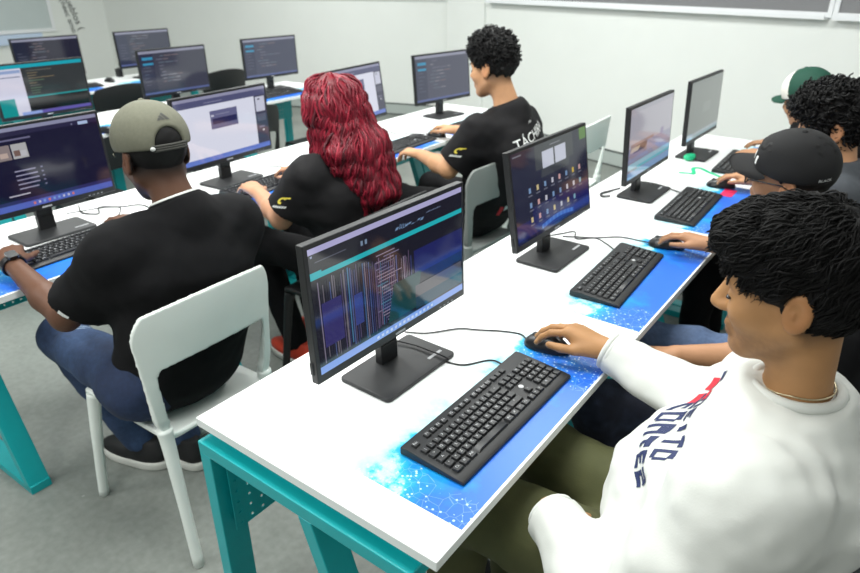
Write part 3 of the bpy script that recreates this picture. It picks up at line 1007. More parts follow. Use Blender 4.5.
for key, loc, rz, lb in (
        ('r2', (0.490, 1.545, 0.7404), 0.25, 'black mouse right of the keyboard by the desktop-icons monitor'),
        ('r3', (0.455, 2.375, 0.7404), 0.25, 'black mouse in the hand just left of the glasses'),
        ('l3', (-1.120, 2.415, 0.7404), 0.15, 'black mouse under the hand of the person in the lettered black shirt'),
        ('b1', (-2.735, 1.345, 0.7404), 0.3, 'black mouse left of the grey cap, beside the dark violet monitor'),
        ('c1', (-4.585, 2.405, 0.7404), 0.0, 'black mouse on the blue strip of the back left desk')):
    mm[key] = dup(m0, lb, loc, rz, GMS)
cable(m0, [(0.415, 0.695, 0.752), (0.385, 0.725), (0.34, 0.715), (0.278, 0.687), (0.233, 0.667), (0.174, 0.605), (0.12, 0.58)])
cable(mm['r2'], [(0.437, 1.53, 0.752), (0.40, 1.56), (0.33, 1.57), (0.25, 1.53), (0.14, 1.50)])
cable(mm['l3'], [(-1.172, 2.41, 0.752), (-1.21, 2.43), (-1.28, 2.40), (-1.36, 2.36), (-1.45, 2.40)])
o = MB().tube(spline([(-1.02, 0.62, 0.7435), (-1.25, 0.70, 0.7435), (-1.363, 0.715, 0.7435), (-1.405, 0.655, 0.7435), (-1.47, 0.60, 0.7435), (-1.40, 0.555, 0.7435), (-1.465, 0.525, 0.7435), (-1.56, 0.56, 0.7435)], 8), 0.0026, 8).build('coiled_cable', CABLE, None, smooth=True)
tag(o, 'thin black cable looping over the white desk left of the grey-capped head', 'cable')
o = MB().tube(spline([(-1.24, 0.48, 0.7435), (-1.33, 0.60, 0.7435), (-1.43, 0.64, 0.7435), (-1.47, 0.47, 0.7535)], 8), 0.0022, 8).build('loose_cable', CABLE, None, smooth=True)
tag(o, 'short black cable beside the stand of the dark violet monitor', 'cable')
# behind the landscape monitor
o = MB().tube(spline([(0.125, 1.935, 0.750), (0.095, 1.925, 0.746), (0.075, 1.96, 0.745), (0.092, 2.01, 0.746), (0.125, 2.04, 0.757)], 8), 0.0045, 8).build('power_cable', CABLE, None, smooth=True)
tag(o, 'black power cable bunched at the back of the landscape monitor', 'cable')

# green strap, little things on the far right desks
GREEN = mat('green_strap', (22, 186, 130), rough=0.6)
P = spline([(0.235, 2.49), (0.268, 2.50), (0.297, 2.515), (0.270, 2.60), (0.295, 2.625), (0.34, 2.585), (0.40, 2.54), (0.445, 2.505)], 8)
mb = MB()
n = len(P)
V = []
for i, p in enumerate(P):
    d = P[min(i + 1, n - 1)] - P[max(i - 1, 0)]
    d = d / np.linalg.norm(d)
    s = np.array((-d[1], d[0])) * 0.009
    for z in (0.7412, 0.7432):
        V += [(p[0] - s[0], p[1] - s[1], z), (p[0] + s[0], p[1] + s[1], z)]
F = []
for i in range(n - 1):
    a, b = 4 * i, 4 * i + 4
    F += [(a + 2, a + 3, b + 3, b + 2), (a, b, b + 1, a + 1), (a, a + 2, b + 2, b), (a + 1, b + 1, b + 3, a + 3)]
F += [(0, 1, 3, 2), (4 * n - 4, 4 * n - 2, 4 * n - 1, 4 * n - 3)]
tag(MB().add(V, F).build('lanyard_strap', GREEN), 'bright green strap curling over the white desk', 'strap')
s = SDF().ell((0, 0, 0.016), (0.026, 0.032, 0.017), k=0.01).ell((0.01, 0.015, 0.02), (0.016, 0.016, 0.014), k=0.01).plane((0, 0, 0.0006), (0, 0, -1))
V, F = s.mesh((-0.04, -0.05, -0.01), (0.04, 0.05, 0.05), 0.003)
o = np_mesh('strap_clip', V, F, GREEN); o.location = (0.205, 2.745, 0.7402)
tag(o, 'small rounded bright green clip left of the green strap', 'clip')
tag(MB().prism(rrect(0.05, 0.11, 0.01, cx=0, cy=0), 0, 0.001).build('paper_tag', mat('tag_pink', (226, 40, 92), rough=0.6), loc=(0.505, 2.30, 0.7406)), 'small pink tag on the blue print below the far mouse hand', 'tag')
o = MB().box((0, 0, 0.035), (0.06, 0.04, 0.07)).box((0, 0, 0.072), (0.02, 0.02, 0.01)).build('power_adapter', BLACK_PL, bevel=0.004, loc=(-4.80, 2.62, 0.7402))
tag(o, 'small black box on the far left desk beside the back row monitor', 'adapter')

# ------------------------------------------------------------------ chairs
CHAIR_CACHE = {}
def chair(loc, rz, cm, label, group):
    t = thing('chair', label, 'chair', loc, rz, group)
    if not CHAIR_CACHE:
        def back(P):
            x, y, z = P[..., 0], P[..., 1], P[..., 2]
            xs = 0.178 + 0.075 * (z - 0.44) + 0.05 * (1 - (y / 0.21) ** 2) * np.clip((z - 0.45) / 0.2, 0, 1)
            d1 = np.abs(x - xs) * 0.97 - (0.006 + 0.007 * np.clip((0.64 - z) / 0.14, 0, 1))
            def rr(cy, cz, hw, hh, r):
                qx = np.abs(y - cy) - hw + r
                qz = np.abs(z - cz) - hh + r
                return np.sqrt(np.maximum(qx, 0) ** 2 + np.maximum(qz, 0) ** 2) + np.minimum(np.maximum(qx, qz), 0) - r
            crown = 0.030 * (1 - (y / 0.21) ** 2)
            wide = 0.198 + 0.026 * np.clip((z - 0.45) / 0.3, 0, 1)
            o1 = rr(0, 0.63, wide, 0.235, 0.115)
            o1 = np.maximum(o1, z - (0.822 + crown))
            h1 = rr(0, 0.565, wide - 0.032, 0.125, 0.07)
            h1 = np.maximum(h1, (z - (0.650 + crown)))
            h1 = np.minimum(h1, rr(0, 0.44, wide - 0.034, 0.06, 0.03))
            a = np.maximum(d1, o1)
            return np.maximum(a, -h1)
        s = SDF().fn(back, (0.22, 0, 0.6), 0.4)
        s.items[0] = (back, np.array((0.22, 0, 0.6)), 0.5, 0.01, 'u')
        V, F = relax(*s.mesh((0.14, -0.24, 0.38), (0.34, 0.24, 0.88), 0.0036), 5)
        CHAIR_CACHE['back'] = np_mesh('backrest', V, F, cm, t)
        def seat(P):
            x, y, z = P[..., 0], P[..., 1], P[..., 2]
            zs = 0.430 - 0.018 * (1 - (y / 0.2) ** 2) * np.clip(1 - (x / 0.24) ** 2, 0, 1) - 0.018 * np.clip((-x - 0.19) / 0.06, 0, 1) ** 2
            qx = np.abs(x + 0.03) - 0.225 + 0.045
            qy = np.abs(y) - 0.183 + 0.045
            o1 = np.sqrt(np.maximum(qx, 0) ** 2 + np.maximum(qy, 0) ** 2) + np.minimum(np.maximum(qx, qy), 0) - 0.045
            return np.maximum(np.abs(z - zs) - 0.009, o1)
        s = SDF()
        s.fn(seat, (0, 0, 0.44), 0.45)
        V, F = relax(*s.mesh((-0.30, -0.25, 0.36), (0.26, 0.25, 0.48), 0.005), 4)
        CHAIR_CACHE['seat'] = np_mesh('seat', V, F, cm, t)
        CHAIR_CACHE['leg'] = []
        for sy in (-1, 1):
            mb = MB().tube(spline([(0.183, sy * 0.180, 0.462), (0.190, sy * 0.181, 0.40), (0.218, sy * 0.190, 0.2), (0.248, sy * 0.201, 0.0)], 6), [0.0225 - 0.0065 * min(1, i / 12) for i in range(19)], 12)
            CHAIR_CACHE['leg'].append(mb.build('leg', cm, t, smooth=True))
            mb = MB().tube(spline([(-0.222, sy * 0.158, 0.405), (-0.228, sy * 0.166, 0.36), (-0.243, sy * 0.185, 0.18), (-0.258, sy * 0.199, 0.0)], 6), [0.024 - 0.008 * min(1, i / 12) for i in range(19)], 12)
            CHAIR_CACHE['leg'].append(mb.build('leg', cm, t, smooth=True))
        CHAIR_CACHE['mat'] = cm
    else:
        for o in [CHAIR_CACHE['back'], CHAIR_CACHE['seat']] + CHAIR_CACHE['leg']:
            c = o.copy(); COL.objects.link(c); c.parent = t
            if cm is not CHAIR_CACHE['mat']:
                c.material_slots[0].link = 'OBJECT'
                c.material_slots[0].material = cm
    return t
GC = 'chairs of the computer room'
chair((-0.560, 0.288, 0), 0.03, CHAIR_W, 'white plastic chair with open lower back under the person in the grey cap', GC)
chair((-0.60, 1.14, 0), 0.03, CHAIR_B, 'black chair under the red-haired person', GC)
chair((-0.60, 1.90, 0), -0.06, CHAIR_G, 'pale grey chair under the person in the lettered black shirt', GC)
chair((-0.60, 2.96, 0), 0.05, CHAIR_W, 'empty white chair by the wall, behind the desktop-icons monitor', GC)
chair((1.02, 0.41, 0), 0.0, CHAIR_D, 'dark chair under the person in the white sweatshirt', GC)
chair((1.02, 1.16, 0), 0.0, CHAIR_D, 'dark chair under the person in the black cap and glasses', GC)
chair((0.99, 2.06, 0), 0.0, CHAIR_B, 'dark chair under the curly-haired person in the grey shirt', GC)
chair((0.94, 2.90, 0), 0.0, CHAIR_B, 'dark chair under the person in the green cap', GC)
chair((-2.42, 1.10, 0), 0.03, CHAIR_B, 'black chair at the second row, left of the grey cap', GC)
chair((-2.46, 2.02, 0), 0.03, CHAIR_B, 'black chair at the second row behind the white-window monitor', GC)
chair((-2.50, 2.86, 0), 0.03, CHAIR_B, 'black chair at the second row just left of the red hair', GC)
chair((-3.93, 2.02, 0), 0.0, CHAIR_B, 'black chair at the back left desk with the mouse', GC)
chair((-3.98, 2.98, 0), 0.0, CHAIR_B, 'black chair between the monitor with cyan marks and the one against the white wall', GC)
# ------------------------------------------------------------------ people
def V3(*a):
    return np.array(a, float)
def unit(v):
    v = np.array(v, float)
    return v / np.linalg.norm(v)
def srgb(c):
    return np.array(lin(c))

class Head:
    """frame of a head: f forward, l to the person's left, u up; origin between the eyes' height and ears"""
    def __init__(s, o, yaw=0, pitch=0, roll=0, k=1.0):
        y, p, r = (math.radians(a) for a in (yaw, pitch, roll))
        f0 = V3(-math.cos(y), -math.sin(y), 0)
        f = f0 * math.cos(p) + V3(0, 0, -math.sin(p))
        u = f0 * math.sin(p) + V3(0, 0, math.cos(p))
        l = np.cross(u, f)
        s.l = l * math.cos(r) + u * math.sin(r)
        s.u = u * math.cos(r) - l * math.sin(r)
        s.f, s.o, s.k = f, np.array(o, float), k
        s.R = np.stack([s.f, s.l, s.u], 1)
    def w(s, a, b, c):
        return s.o + s.k * (a * s.f + b * s.l + c * s.u)
    def loc(s, P):
        return (np.asarray(P) - s.o) @ s.R / s.k

def head_sdf(S, h, nose=1.0, jaw=1.0):
    E = lambda c, r, k, op='u': S.ell(h.w(*c), np.array(r) * h.k, h.R, k, op)
    C = lambda a, b, r1, r2, k, op='u': S.cap(h.w(*a), h.w(*b), r1 * h.k, r2 * h.k, k, op)
    E((-0.012, 0, 0.038), (0.098, 0.076, 0.088), 0.03)
    E((0.032, 0, -0.030), (0.060, 0.058, 0.078), 0.03)
    for s in (-1, 1):
        C((-0.012, s * 0.052, -0.048), (0.058, s * 0.016, -0.098 * jaw), 0.020, 0.019, 0.03)
        E((0.055, s * 0.040, -0.028), (0.028, 0.024, 0.026), 0.025)
    E((0.070, 0, -0.100 * jaw), (0.018, 0.020, 0.017), 0.02)
    C((0.074, -0.034, 0.020), (0.074, 0.034, 0.020), 0.016, 0.016, 0.016)
    for s in (-1, 1):
        E((0.099, s * 0.033, -0.002), (0.020, 0.019, 0.012), 0.010, 's')
        E((0.0775, s * 0.0315, -0.003), (0.0125, 0.0135, 0.0125), 0.005)
    C((0.088, 0, 0.010), (0.110 * nose, 0, -0.030), 0.0100, 0.0142, 0.012)
    for s in (-1, 1):
        E((0.098, s * 0.0125, -0.034), (0.012, 0.009, 0.0085), 0.007)
    C((0.089, -0.016, -0.0605), (0.089, 0.016, -0.0605), 0.0075, 0.0075, 0.008)
    C((0.086, -0.014, -0.0745), (0.086, 0.014, -0.0745), 0.0085, 0.0085, 0.008)
    C((0.100, -0.021, -0.0672), (0.100, 0.021, -0.0672), 0.0035, 0.0035, 0.004, 's')
    for s in (-1, 1):
        a = math.radians(14)
        ear = np.stack([math.cos(a) * h.f + math.sin(a) * h.u, h.l, -math.sin(a) * h.f + math.cos(a) * h.u], 1)
        S.ell(h.w(-0.016, s * 0.080, -0.005), np.array((0.0215, 0.0090, 0.0340)) * h.k, ear, 0.008)
        S.ell(h.w(-0.012, s * 0.0905, -0.002), np.array((0.0125, 0.0095, 0.021)) * h.k, ear, 0.004, 's')
        S.ell(h.w(-0.009, s * 0.082, -0.007), np.array((0.004, 0.006, 0.008)) * h.k, ear, 0.004)

def hand_sdf(S, wr, d, n, right, curl=(25, 30, 20), spread=5, k=1.0, thumb=(0.75, 0.62, -0.22), tcurl=0.0):
    d, n = unit(d), np.array(n, float)
    n = unit(n - d * (n @ d))
    s = np.cross(n, d) * (1 if right else -1)
    wr = np.array(wr, float)
    kn = [(0.086, 0.028, 0.004), (0.090, 0.009, 0.007), (0.085, -0.010, 0.005), (0.076, -0.027, 0.000)]
    ws = [0.015, 0.005, -0.006, -0.015]
    ph = [(0.040, 0.025, 0.020), (0.044, 0.028, 0.021), (0.041, 0.026, 0.020), (0.032, 0.020, 0.018)]
    rr = [0.0092, 0.0094, 0.0090, 0.0080]
    for i in range(4):
        K = wr + k * (d * kn[i][0] + s * kn[i][1] + n * kn[i][2])
        S.cap(wr + k * s * ws[i], K, 0.0155 * k, 0.0120 * k, 0.014)
    S.ell(wr + k * (d * 0.045 + s * 0.016 - n * 0.008), np.array((0.040, 0.022, 0.014)) * k, np.stack([d, s, n], 1), 0.015)
    for i in range(4):
        K = wr + k * (d * kn[i][0] + s * kn[i][1] + n * kn[i][2])
        a = math.radians(spread * (1.5 - i) * 0.8)
        dd = d * math.cos(a) + s * math.sin(a)
        p, ang = K, 0.0
        r = rr[i] * k
        for j in range(3):
            c = curl[j] if not isinstance(curl[0], (tuple, list)) else curl[i][j]
            ang += math.radians(c)
            v = dd * math.cos(ang) - n * math.sin(ang)
            q = p + v * ph[i][j] * k
            S.cap(p, q, r, r * 0.90, 0.004)
            p, r = q, r * 0.90
    t0 = wr + k * (d * 0.022 + s * 0.022 - n * 0.006)
    v = unit(d * thumb[0] + s * thumb[1] + n * thumb[2])
    t1 = t0 + v * 0.040 * k
    v2 = unit(v + d * (0.35 + tcurl) - s * tcurl)
    t2 = t1 + v2 * 0.032 * k
    v3 = unit(v2 + d * (0.2 + tcurl) - s * tcurl * 1.2)
    t3 = t2 + v3 * 0.026 * k
    S.cap(t0, t1, 0.0150 * k, 0.0118 * k, 0.014)
    S.cap(t1, t2, 0.0112 * k, 0.0098 * k, 0.004)
    S.cap(t2, t3, 0.0098 * k, 0.0080 * k, 0.004)

def capcut(S, a, b, r1, r2, k, cut=None, fl=None):
    """limb tube, optionally ended flat at a hem: cut = (point, outward normal)"""
    if cut is None:
        return S.cap(a, b, r1, r2, k, fl=fl)
    T = SDF().cap(a, b, r1, r2, fl=fl)
    base = T.items[0]
    p, n = np.array(cut[0], float), unit(cut[1])
    def fn(P):
        return np.maximum(base[0](P), (P - p) @ n)
    S.items.append((fn, base[1], base[2], k, 'u'))
    return S

def bounds(pts, pad=0.17):
    A = np.array(pts)
    return A.min(0) - pad, A.max(0) + pad

def body_mesh(root, p, skin, res):
    S = SDF()
    J = p['J']
    h = p['head']
    head_sdf(S, h, p.get('nose', 1.0), p.get('jaw', 1.0))
    S.cap(h.w(-0.028, 0, -0.05), J['neck'], p.get('nr', 0.050), p.get('nr', 0.050) * 1.1, 0.03)
    lat = unit(J['shR'] - J['shL'])
    S.cap(J['pelvis'], J['waist'], 0.100, 0.092, 0.05, fl=(lat, 1.3))
    S.cap(J['waist'], J['chest'], 0.092, 0.105, 0.05, fl=(lat, 1.35))
    S.cap(J['chest'], J['neck'] - V3(0, 0, 0.04), 0.100, 0.045, 0.05, fl=(lat, 1.35))
    S.cap(J['shL'], J['shR'], 0.048, 0.048, 0.04)
    for s in 'LR':
        S.cap(J['sh' + s], J['el' + s], 0.050, 0.039, 0.03)
        S.cap(J['el' + s], J['el' + s] * 0.65 + J['wr' + s] * 0.35, 0.040, 0.041, 0.02)
        S.cap(J['el' + s] * 0.65 + J['wr' + s] * 0.35, J['wr' + s], 0.040, 0.0265, 0.02)
        S.cap(J['hip' + s], J['kn' + s], 0.072, 0.050, 0.04)
        S.cap(J['kn' + s], J['an' + s], 0.050, 0.034, 0.03)
        S.cap(J['an' + s], J['an' + s] + unit(J['toe' + s]) * 0.07 - V3(0, 0, 0.062), 0.032, 0.022, 0.02)
        hd = p['hand' + s]
        hand_sdf(S, J['wr' + s], hd[0], hd[1], s == 'R', **(hd[2] if len(hd) > 2 else {}))
    pts = [J[k] for k in J if not k.startswith('toe')] + [h.o]
    for s in 'LR':
        pts.append(J['wr' + s] + unit(p['hand' + s][0]) * 0.12)
    lo, hi = bounds(pts, 0.155)
    V, F = S.mesh(lo, hi, res)
    tone = np.tile(srgb(skin), (len(V), 1))
    q = h.loc(V)
    near = np.linalg.norm(q, axis=1) < 0.19
    def blend(mask, c, a=1.0):
        m = (np.clip(mask, 0, 1) * a * near)[:, None]
        tone[:] = tone * (1 - m) + srgb(c) * m
    # lips, ears, beard stubble, shorn hair (all real skin colouring)
    m = np.exp(-((q[:, 0] - 0.096) / 0.012) ** 2 - (q[:, 1] / 0.018) ** 2 - ((q[:, 2] + 0.067) / 0.010) ** 2)
    blend(m, p.get('lip', (150, 84, 76)), 0.8)
    if p.get('beard', 0):
        bz = np.clip((-0.045 - q[:, 2] + 0.25 * np.maximum(0, 0.02 - q[:, 0])) / 0.022, 0, 1) * np.clip((q[:, 0] + 0.015) / 0.02, 0, 1) * (q[:, 2] > -0.14) * np.clip((0.125 + q[:, 2]) / 0.03, 0, 1)
        nz = 0.75 + 0.35 * vnoise(V * 220)
        blend(bz * nz, p.get('beardc', (92, 66, 54)), p['beard'])
        mo = np.exp(-((q[:, 2] + 0.050) / 0.007) ** 2 - (q[:, 1] / 0.026) ** 2) * (q[:, 0] > 0.07)
        blend(mo, p.get('beardc', (92, 66, 54)), p['beard'])
    blend(np.clip((np.abs(q[:, 1]) - 0.079) / 0.01, 0, 1) * (np.abs(q[:, 2]) < 0.06), p.get('ear', tuple(min(255, int(v * w)) for v, w in zip(skin, (1.06, 0.94, 0.90)))), 0.6)
    if p.get('fade', 0):     # closely shorn hair at the nape and temples
        fz = np.clip((q[:, 2] + 0.075) / 0.05, 0, 1) * np.clip((0.005 - q[:, 0] + 0.3 * q[:, 2]) / 0.02, 0, 1) * (np.abs(q[:, 1]) < 0.081)
        blend(fz, p.get('fadec', (34, 27, 25)), p['fade'])
    m = mat('skin', rough=0.55, attr='tone', noise=0.05, nscale=30, bump=0.08, bscale=350, spec=0.35)
    return np_mesh('body', V, F, m, root, loc=root.location, col=tone)

def fold(S, a=0.006, b=0.0022, sc=(9, 9, 20), seed=0.0):
    sc = np.array(sc, float)
    def fn(P):
        w = vnoise(P * 5 + seed) * 0.08
        return a * vnoise((P + w[..., None]) * sc + seed) + b * vnoise(P * 34 + seed)
    S.fn(fn, k=0.01, op='d')

def shirt_mesh(root, p, m, res=0.007, sleeve=0.62, loose=0.0, name='shirt', long=False, hem=0.075, fa=0.006, thick=0.0, boost=0.0):
    S = SDF()
    J = p['J']
    lat = unit(J['shR'] - J['shL'])
    t = 0.020 + thick
    S.cap(J['pelvis'], J['waist'], 0.108 + t + boost, 0.104 + t + boost, 0.06, fl=(lat, 1.34))
    S.cap(J['waist'], J['chest'], 0.100 + t + boost, 0.108 + t, 0.06, fl=(lat, 1.38))
    S.cap(J['chest'], J['neck'] - V3(0, 0, 0.035), 0.104 + t, 0.048 + t, 0.06, fl=(lat, 1.38))
    S.cap(J['shL'], J['shR'], 0.042 + t * 0.8, 0.042 + t * 0.8, 0.06)
    nu0 = unit(p['head'].w(-0.028, 0, -0.05) - J['neck'])
    S.cap(J['neck'] - nu0 * 0.045, J['neck'] + nu0 * 0.03, p.get('nr', 0.050) + 0.022, p.get('nr', 0.050) + 0.016, 0.03)
    for s in 'LR':
        S.cap(J['neck'] - nu0 * 0.035, J['sh' + s] + (J['neck'] - J['sh' + s]) * 0.12, 0.046 + t * 0.6, 0.040 + t * 0.8, 0.06)
    hipd = unit((J['knL'] + J['knR']) / 2 - J['pelvis'])
    S.cap(J['hipL'] * 0.8 + J['hipR'] * 0.2, J['hipR'] * 0.8 + J['hipL'] * 0.2, 0.096 + t * 0.5, None, 0.06)
    up = unit(J['waist'] - J['pelvis'])
    S.plane(J['pelvis'] - up * hem + hipd * 0.06, -up + hipd * 0.75, 0.01)
    nd = unit(J['neck'] - p['head'].w(-0.028, 0, -0.05))
    T = SDF().cap(J['neck'] - V3(0, 0, 0.02), p['head'].w(-0.028, 0, -0.05), 0.066, 0.070)
    fnk = T.items[0][0]
    for s in 'LR':
        sh, el, wr = J['sh' + s], J['el' + s], J['wr' + s]
        if long:
            S.cap(sh, el, 0.060 + t, 0.052 + t, 0.07)
            e = wr - unit(wr - el) * 0.035
            capcut(S, el, wr, 0.052 + t, 0.034 + t * 0.7, 0.03, (wr - unit(wr - el) * 0.004, wr - el))
        else:
            e = sh + (el - sh) * sleeve
            capcut(S, sh, el, 0.047 + t, 0.050 + t + loose, 0.075, (e, el - sh))
    # neck opening
    nk, hb = J['neck'], p['head'].w(-0.028, 0, -0.05)
    nu = unit(hb - nk)
    def neck(P):
        Q = P - nk
        a = Q @ nu
        r = np.sqrt(np.maximum((Q * Q).sum(-1) - a * a, 0))
        return np.maximum(r - 0.16, -(a - 0.018))        # everything above the collar line near the neck
    S.items.append((neck, nk, 0.25, 0.006, 's'))
    fold(S, fa, p.get('fb', 0.0018), p.get('fsc', (8, 8, 17)), p.get('seed', 0.0))
    pts = [J[k] for k in ('neck', 'pelvis', 'shL', 'shR', 'elL', 'elR', 'waist')] + ([J['wrL'], J['wrR']] if long else [])
    lo, hi = bounds(pts, 0.19)
    V, F = S.mesh(lo, hi, res)
    o = np_mesh(name, V, F, m, root, loc=root.location)
    o['sdf'] = 0
    del o['sdf']
    return o, S

def collar_ring(root, p, m, r=0.0075, rad=0.064, up=0.014, name='collar'):
    J = p['J']
    nk, hb = J['neck'], p['head'].w(-0.028, 0, -0.05)
    nu = unit(hb - nk)
    a = unit(np.cross(nu, V3(0, 1, 0)))
    b = np.cross(nu, a)
    P = [nk + nu * up + (a * math.cos(t) * 1.06 + b * math.sin(t)) * rad - root_loc(root) for t in np.linspace(0, 2 * math.pi, 32, endpoint=False)]
    return MB().tube(P, r, 8, closed=True).build(name, m, root, smooth=True)

def root_loc(r):
    return np.array(r.location[:])

def trousers_mesh(root, p, m, res=0.008, tone=None, wide=0.0, name='trousers', fa=0.006):
    S = SDF()
    J = p['J']
    lat = unit(J['shR'] - J['shL'])
    S.cap(J['pelvis'], J['waist'] * 0.6 + J['pelvis'] * 0.4, 0.112, 0.100, 0.05, fl=(lat, 1.28))
    S.cap(J['hipL'], J['hipR'], 0.098, None, 0.05)
    for s in 'LR':
        S.cap(J['hip' + s], J['kn' + s], 0.092 + wide, 0.068 + wide, 0.04)
        e = J['an' + s]
        capcut(S, J['kn' + s], e - V3(0, 0, 0.03), 0.068 + wide, 0.054 + wide * 0.6, 0.03, (e - V3(0, 0, 0.03), e - J['kn' + s]))
    fold(S, fa, 0.002, (14, 14, 14), p.get('seed', 0.0) + 7)
    S.plane((0, 0, 0.02), (0, 0, -1))
    pts = [J[k] for k in ('pelvis', 'waist', 'hipL', 'hipR', 'knL', 'knR', 'anL', 'anR')]
    lo, hi = bounds(pts, 0.17)
    V, F = S.mesh(lo, hi, res)
    col = None
    if tone is not None:
        col = tone(V)
    return np_mesh(name, V, F, m, root, loc=root.location, col=col)

def shoe(root, an, toe, upper, sole, res=0.005, name='shoe'):
    d = unit(V3(toe[0], toe[1], 0)); s = V3(-d[1], d[0], 0); z = V3(0, 0, 1)
    an = V3(an[0], an[1], 0)
    R = np.stack([d, s, z], 1)
    S = SDF()
    S.ell(an + d * 0.045 + z * 0.045, (0.135, 0.046, 0.045), R, 0.02)
    S.ell(an - d * 0.03 + z * 0.06, (0.065, 0.040, 0.065), R, 0.03)
    S.cap(an + z * 0.07, an + z * 0.105, 0.040, 0.042, 0.02)
    S.plane(an + z * 0.030, -z, 0.003)
    S.plane(an + z * 0.112, z, 0.006)
    lo, hi = bounds([an - d * 0.1, an + d * 0.19, an + z * 0.1], 0.06)
    V, F = S.mesh(lo, hi, res)
    o = np_mesh(name, V, F, upper, root, loc=root.location)
    T = SDF()
    T.ell(an + d * 0.045 + z * 0.02, (0.142, 0.051, 0.06), R, 0.02)
    T.ell(an - d * 0.03 + z * 0.02, (0.072, 0.045, 0.06), R, 0.03)
    T.plane(an + z * 0.0015, -z, 0.003)
    T.plane(an + z * 0.034, z, 0.003)
    V, F = T.mesh(lo, hi, res)
    np_mesh('sole', V, F, sole, o, loc=root.location)
    return o

def eyes(root, h, lashes=True):
    m = mat('eye_dark', (24, 16, 14), rough=0.2)
    for s in (-1, 1):
        V, F = SDF().ell(h.w(0.0855, s * 0.0345, -0.0065), np.array((0.0065, 0.0118, 0.0036)) * h.k, h.R).mesh(h.o - 0.15, h.o + 0.15, 0.0022, 12)
        np_mesh('eye', V, F, m, root, loc=root.location)
        P = [h.w(0.0845 - 0.05 * abs(t) ** 2 * 3, s * (0.0322 + t * 0.62), 0.0245 + 0.0 - 9 * t * t + 0.004 * (1 if t * s > 0 else 0)) - root_loc(root) for t in np.linspace(-0.03, 0.032, 9)]
        P = [p + h.f * 0.0035 for p in P]
        r = [0.0011 + 0.0018 * math.sin(math.pi * (i + 0.6) / 9.2) for i in range(9)]
        MB().tube(P, r, 8).build('eyebrow', mat('brow_hair', (22, 17, 15), rough=0.8), root, smooth=True)

def tufts(V, F, n, rng, length, rad, comb, curl=0.0, keep=None, seg=6, up=0.35, sides=4, wob=0.1):
    """short tapered locks rooted on a hair surface"""
    A, B, Cc = V[F[:, 0]], V[F[:, 1]], V[F[:, 2]]
    Nn = np.cross(B - A, Cc - A)
    ar = np.linalg.norm(Nn, axis=1)
    ok = ar > 1e-12
    if keep is not None:
        ok &= keep(A)
    idx = np.flatnonzero(ok)
    pr = ar[idx] / ar[idx].sum()
    pick = rng.choice(idx, n, p=pr)
    OV, OF = [], []
    off = 0
    for i in pick:
        nn = Nn[i] / ar[i]
        c = comb(A[i], nn) if callable(comb) else comb
        c = np.asarray(c, float)
        c = c - nn * (c @ nn) + rng.normal(0, 0.35, 3)
        c = unit(c - nn * (c @ nn) + 1e-6)
        b = np.cross(nn, c)
        L = length * rng.uniform(0.6, 1.3)
        ph = rng.uniform(0, 6.28)
        pts, rr = [], []
        for k in range(seg + 1):
            t = k / seg
            if curl > 0:
                w = ph + t * rng.uniform(5.0, 6.5)
                pts.append(A[i] - nn * 0.004 + nn * (L * up * math.sin(t * 2.2)) + c * L * t * 0.5 + (c * math.cos(w) + nn * math.sin(w)) * curl + b * curl * 0.7 * math.sin(w * 0.7))
            else:
                pts.append(A[i] - nn * 0.004 + nn * (L * up * math.sin(t * 2.4)) + c * L * t + b * wob * L * 0.5 * math.sin(ph + 3.5 * t))
            rr.append(rad * (1 - 0.75 * t ** 1.5))
        tv, tf = tube_mesh(pts, rr, sides)
        OV.append(np.array([q[:] for q in tv])); OF.append(np.array(tf) + off)
        off += len(tv)
    return np.concatenate(OV), np.concatenate(OF)

def merge(*vf):
    V, F, off = [], [], 0
    for v, f in vf:
        V.append(v); F.append(f + off); off += len(v)
    return np.concatenate(V), np.concatenate(F)

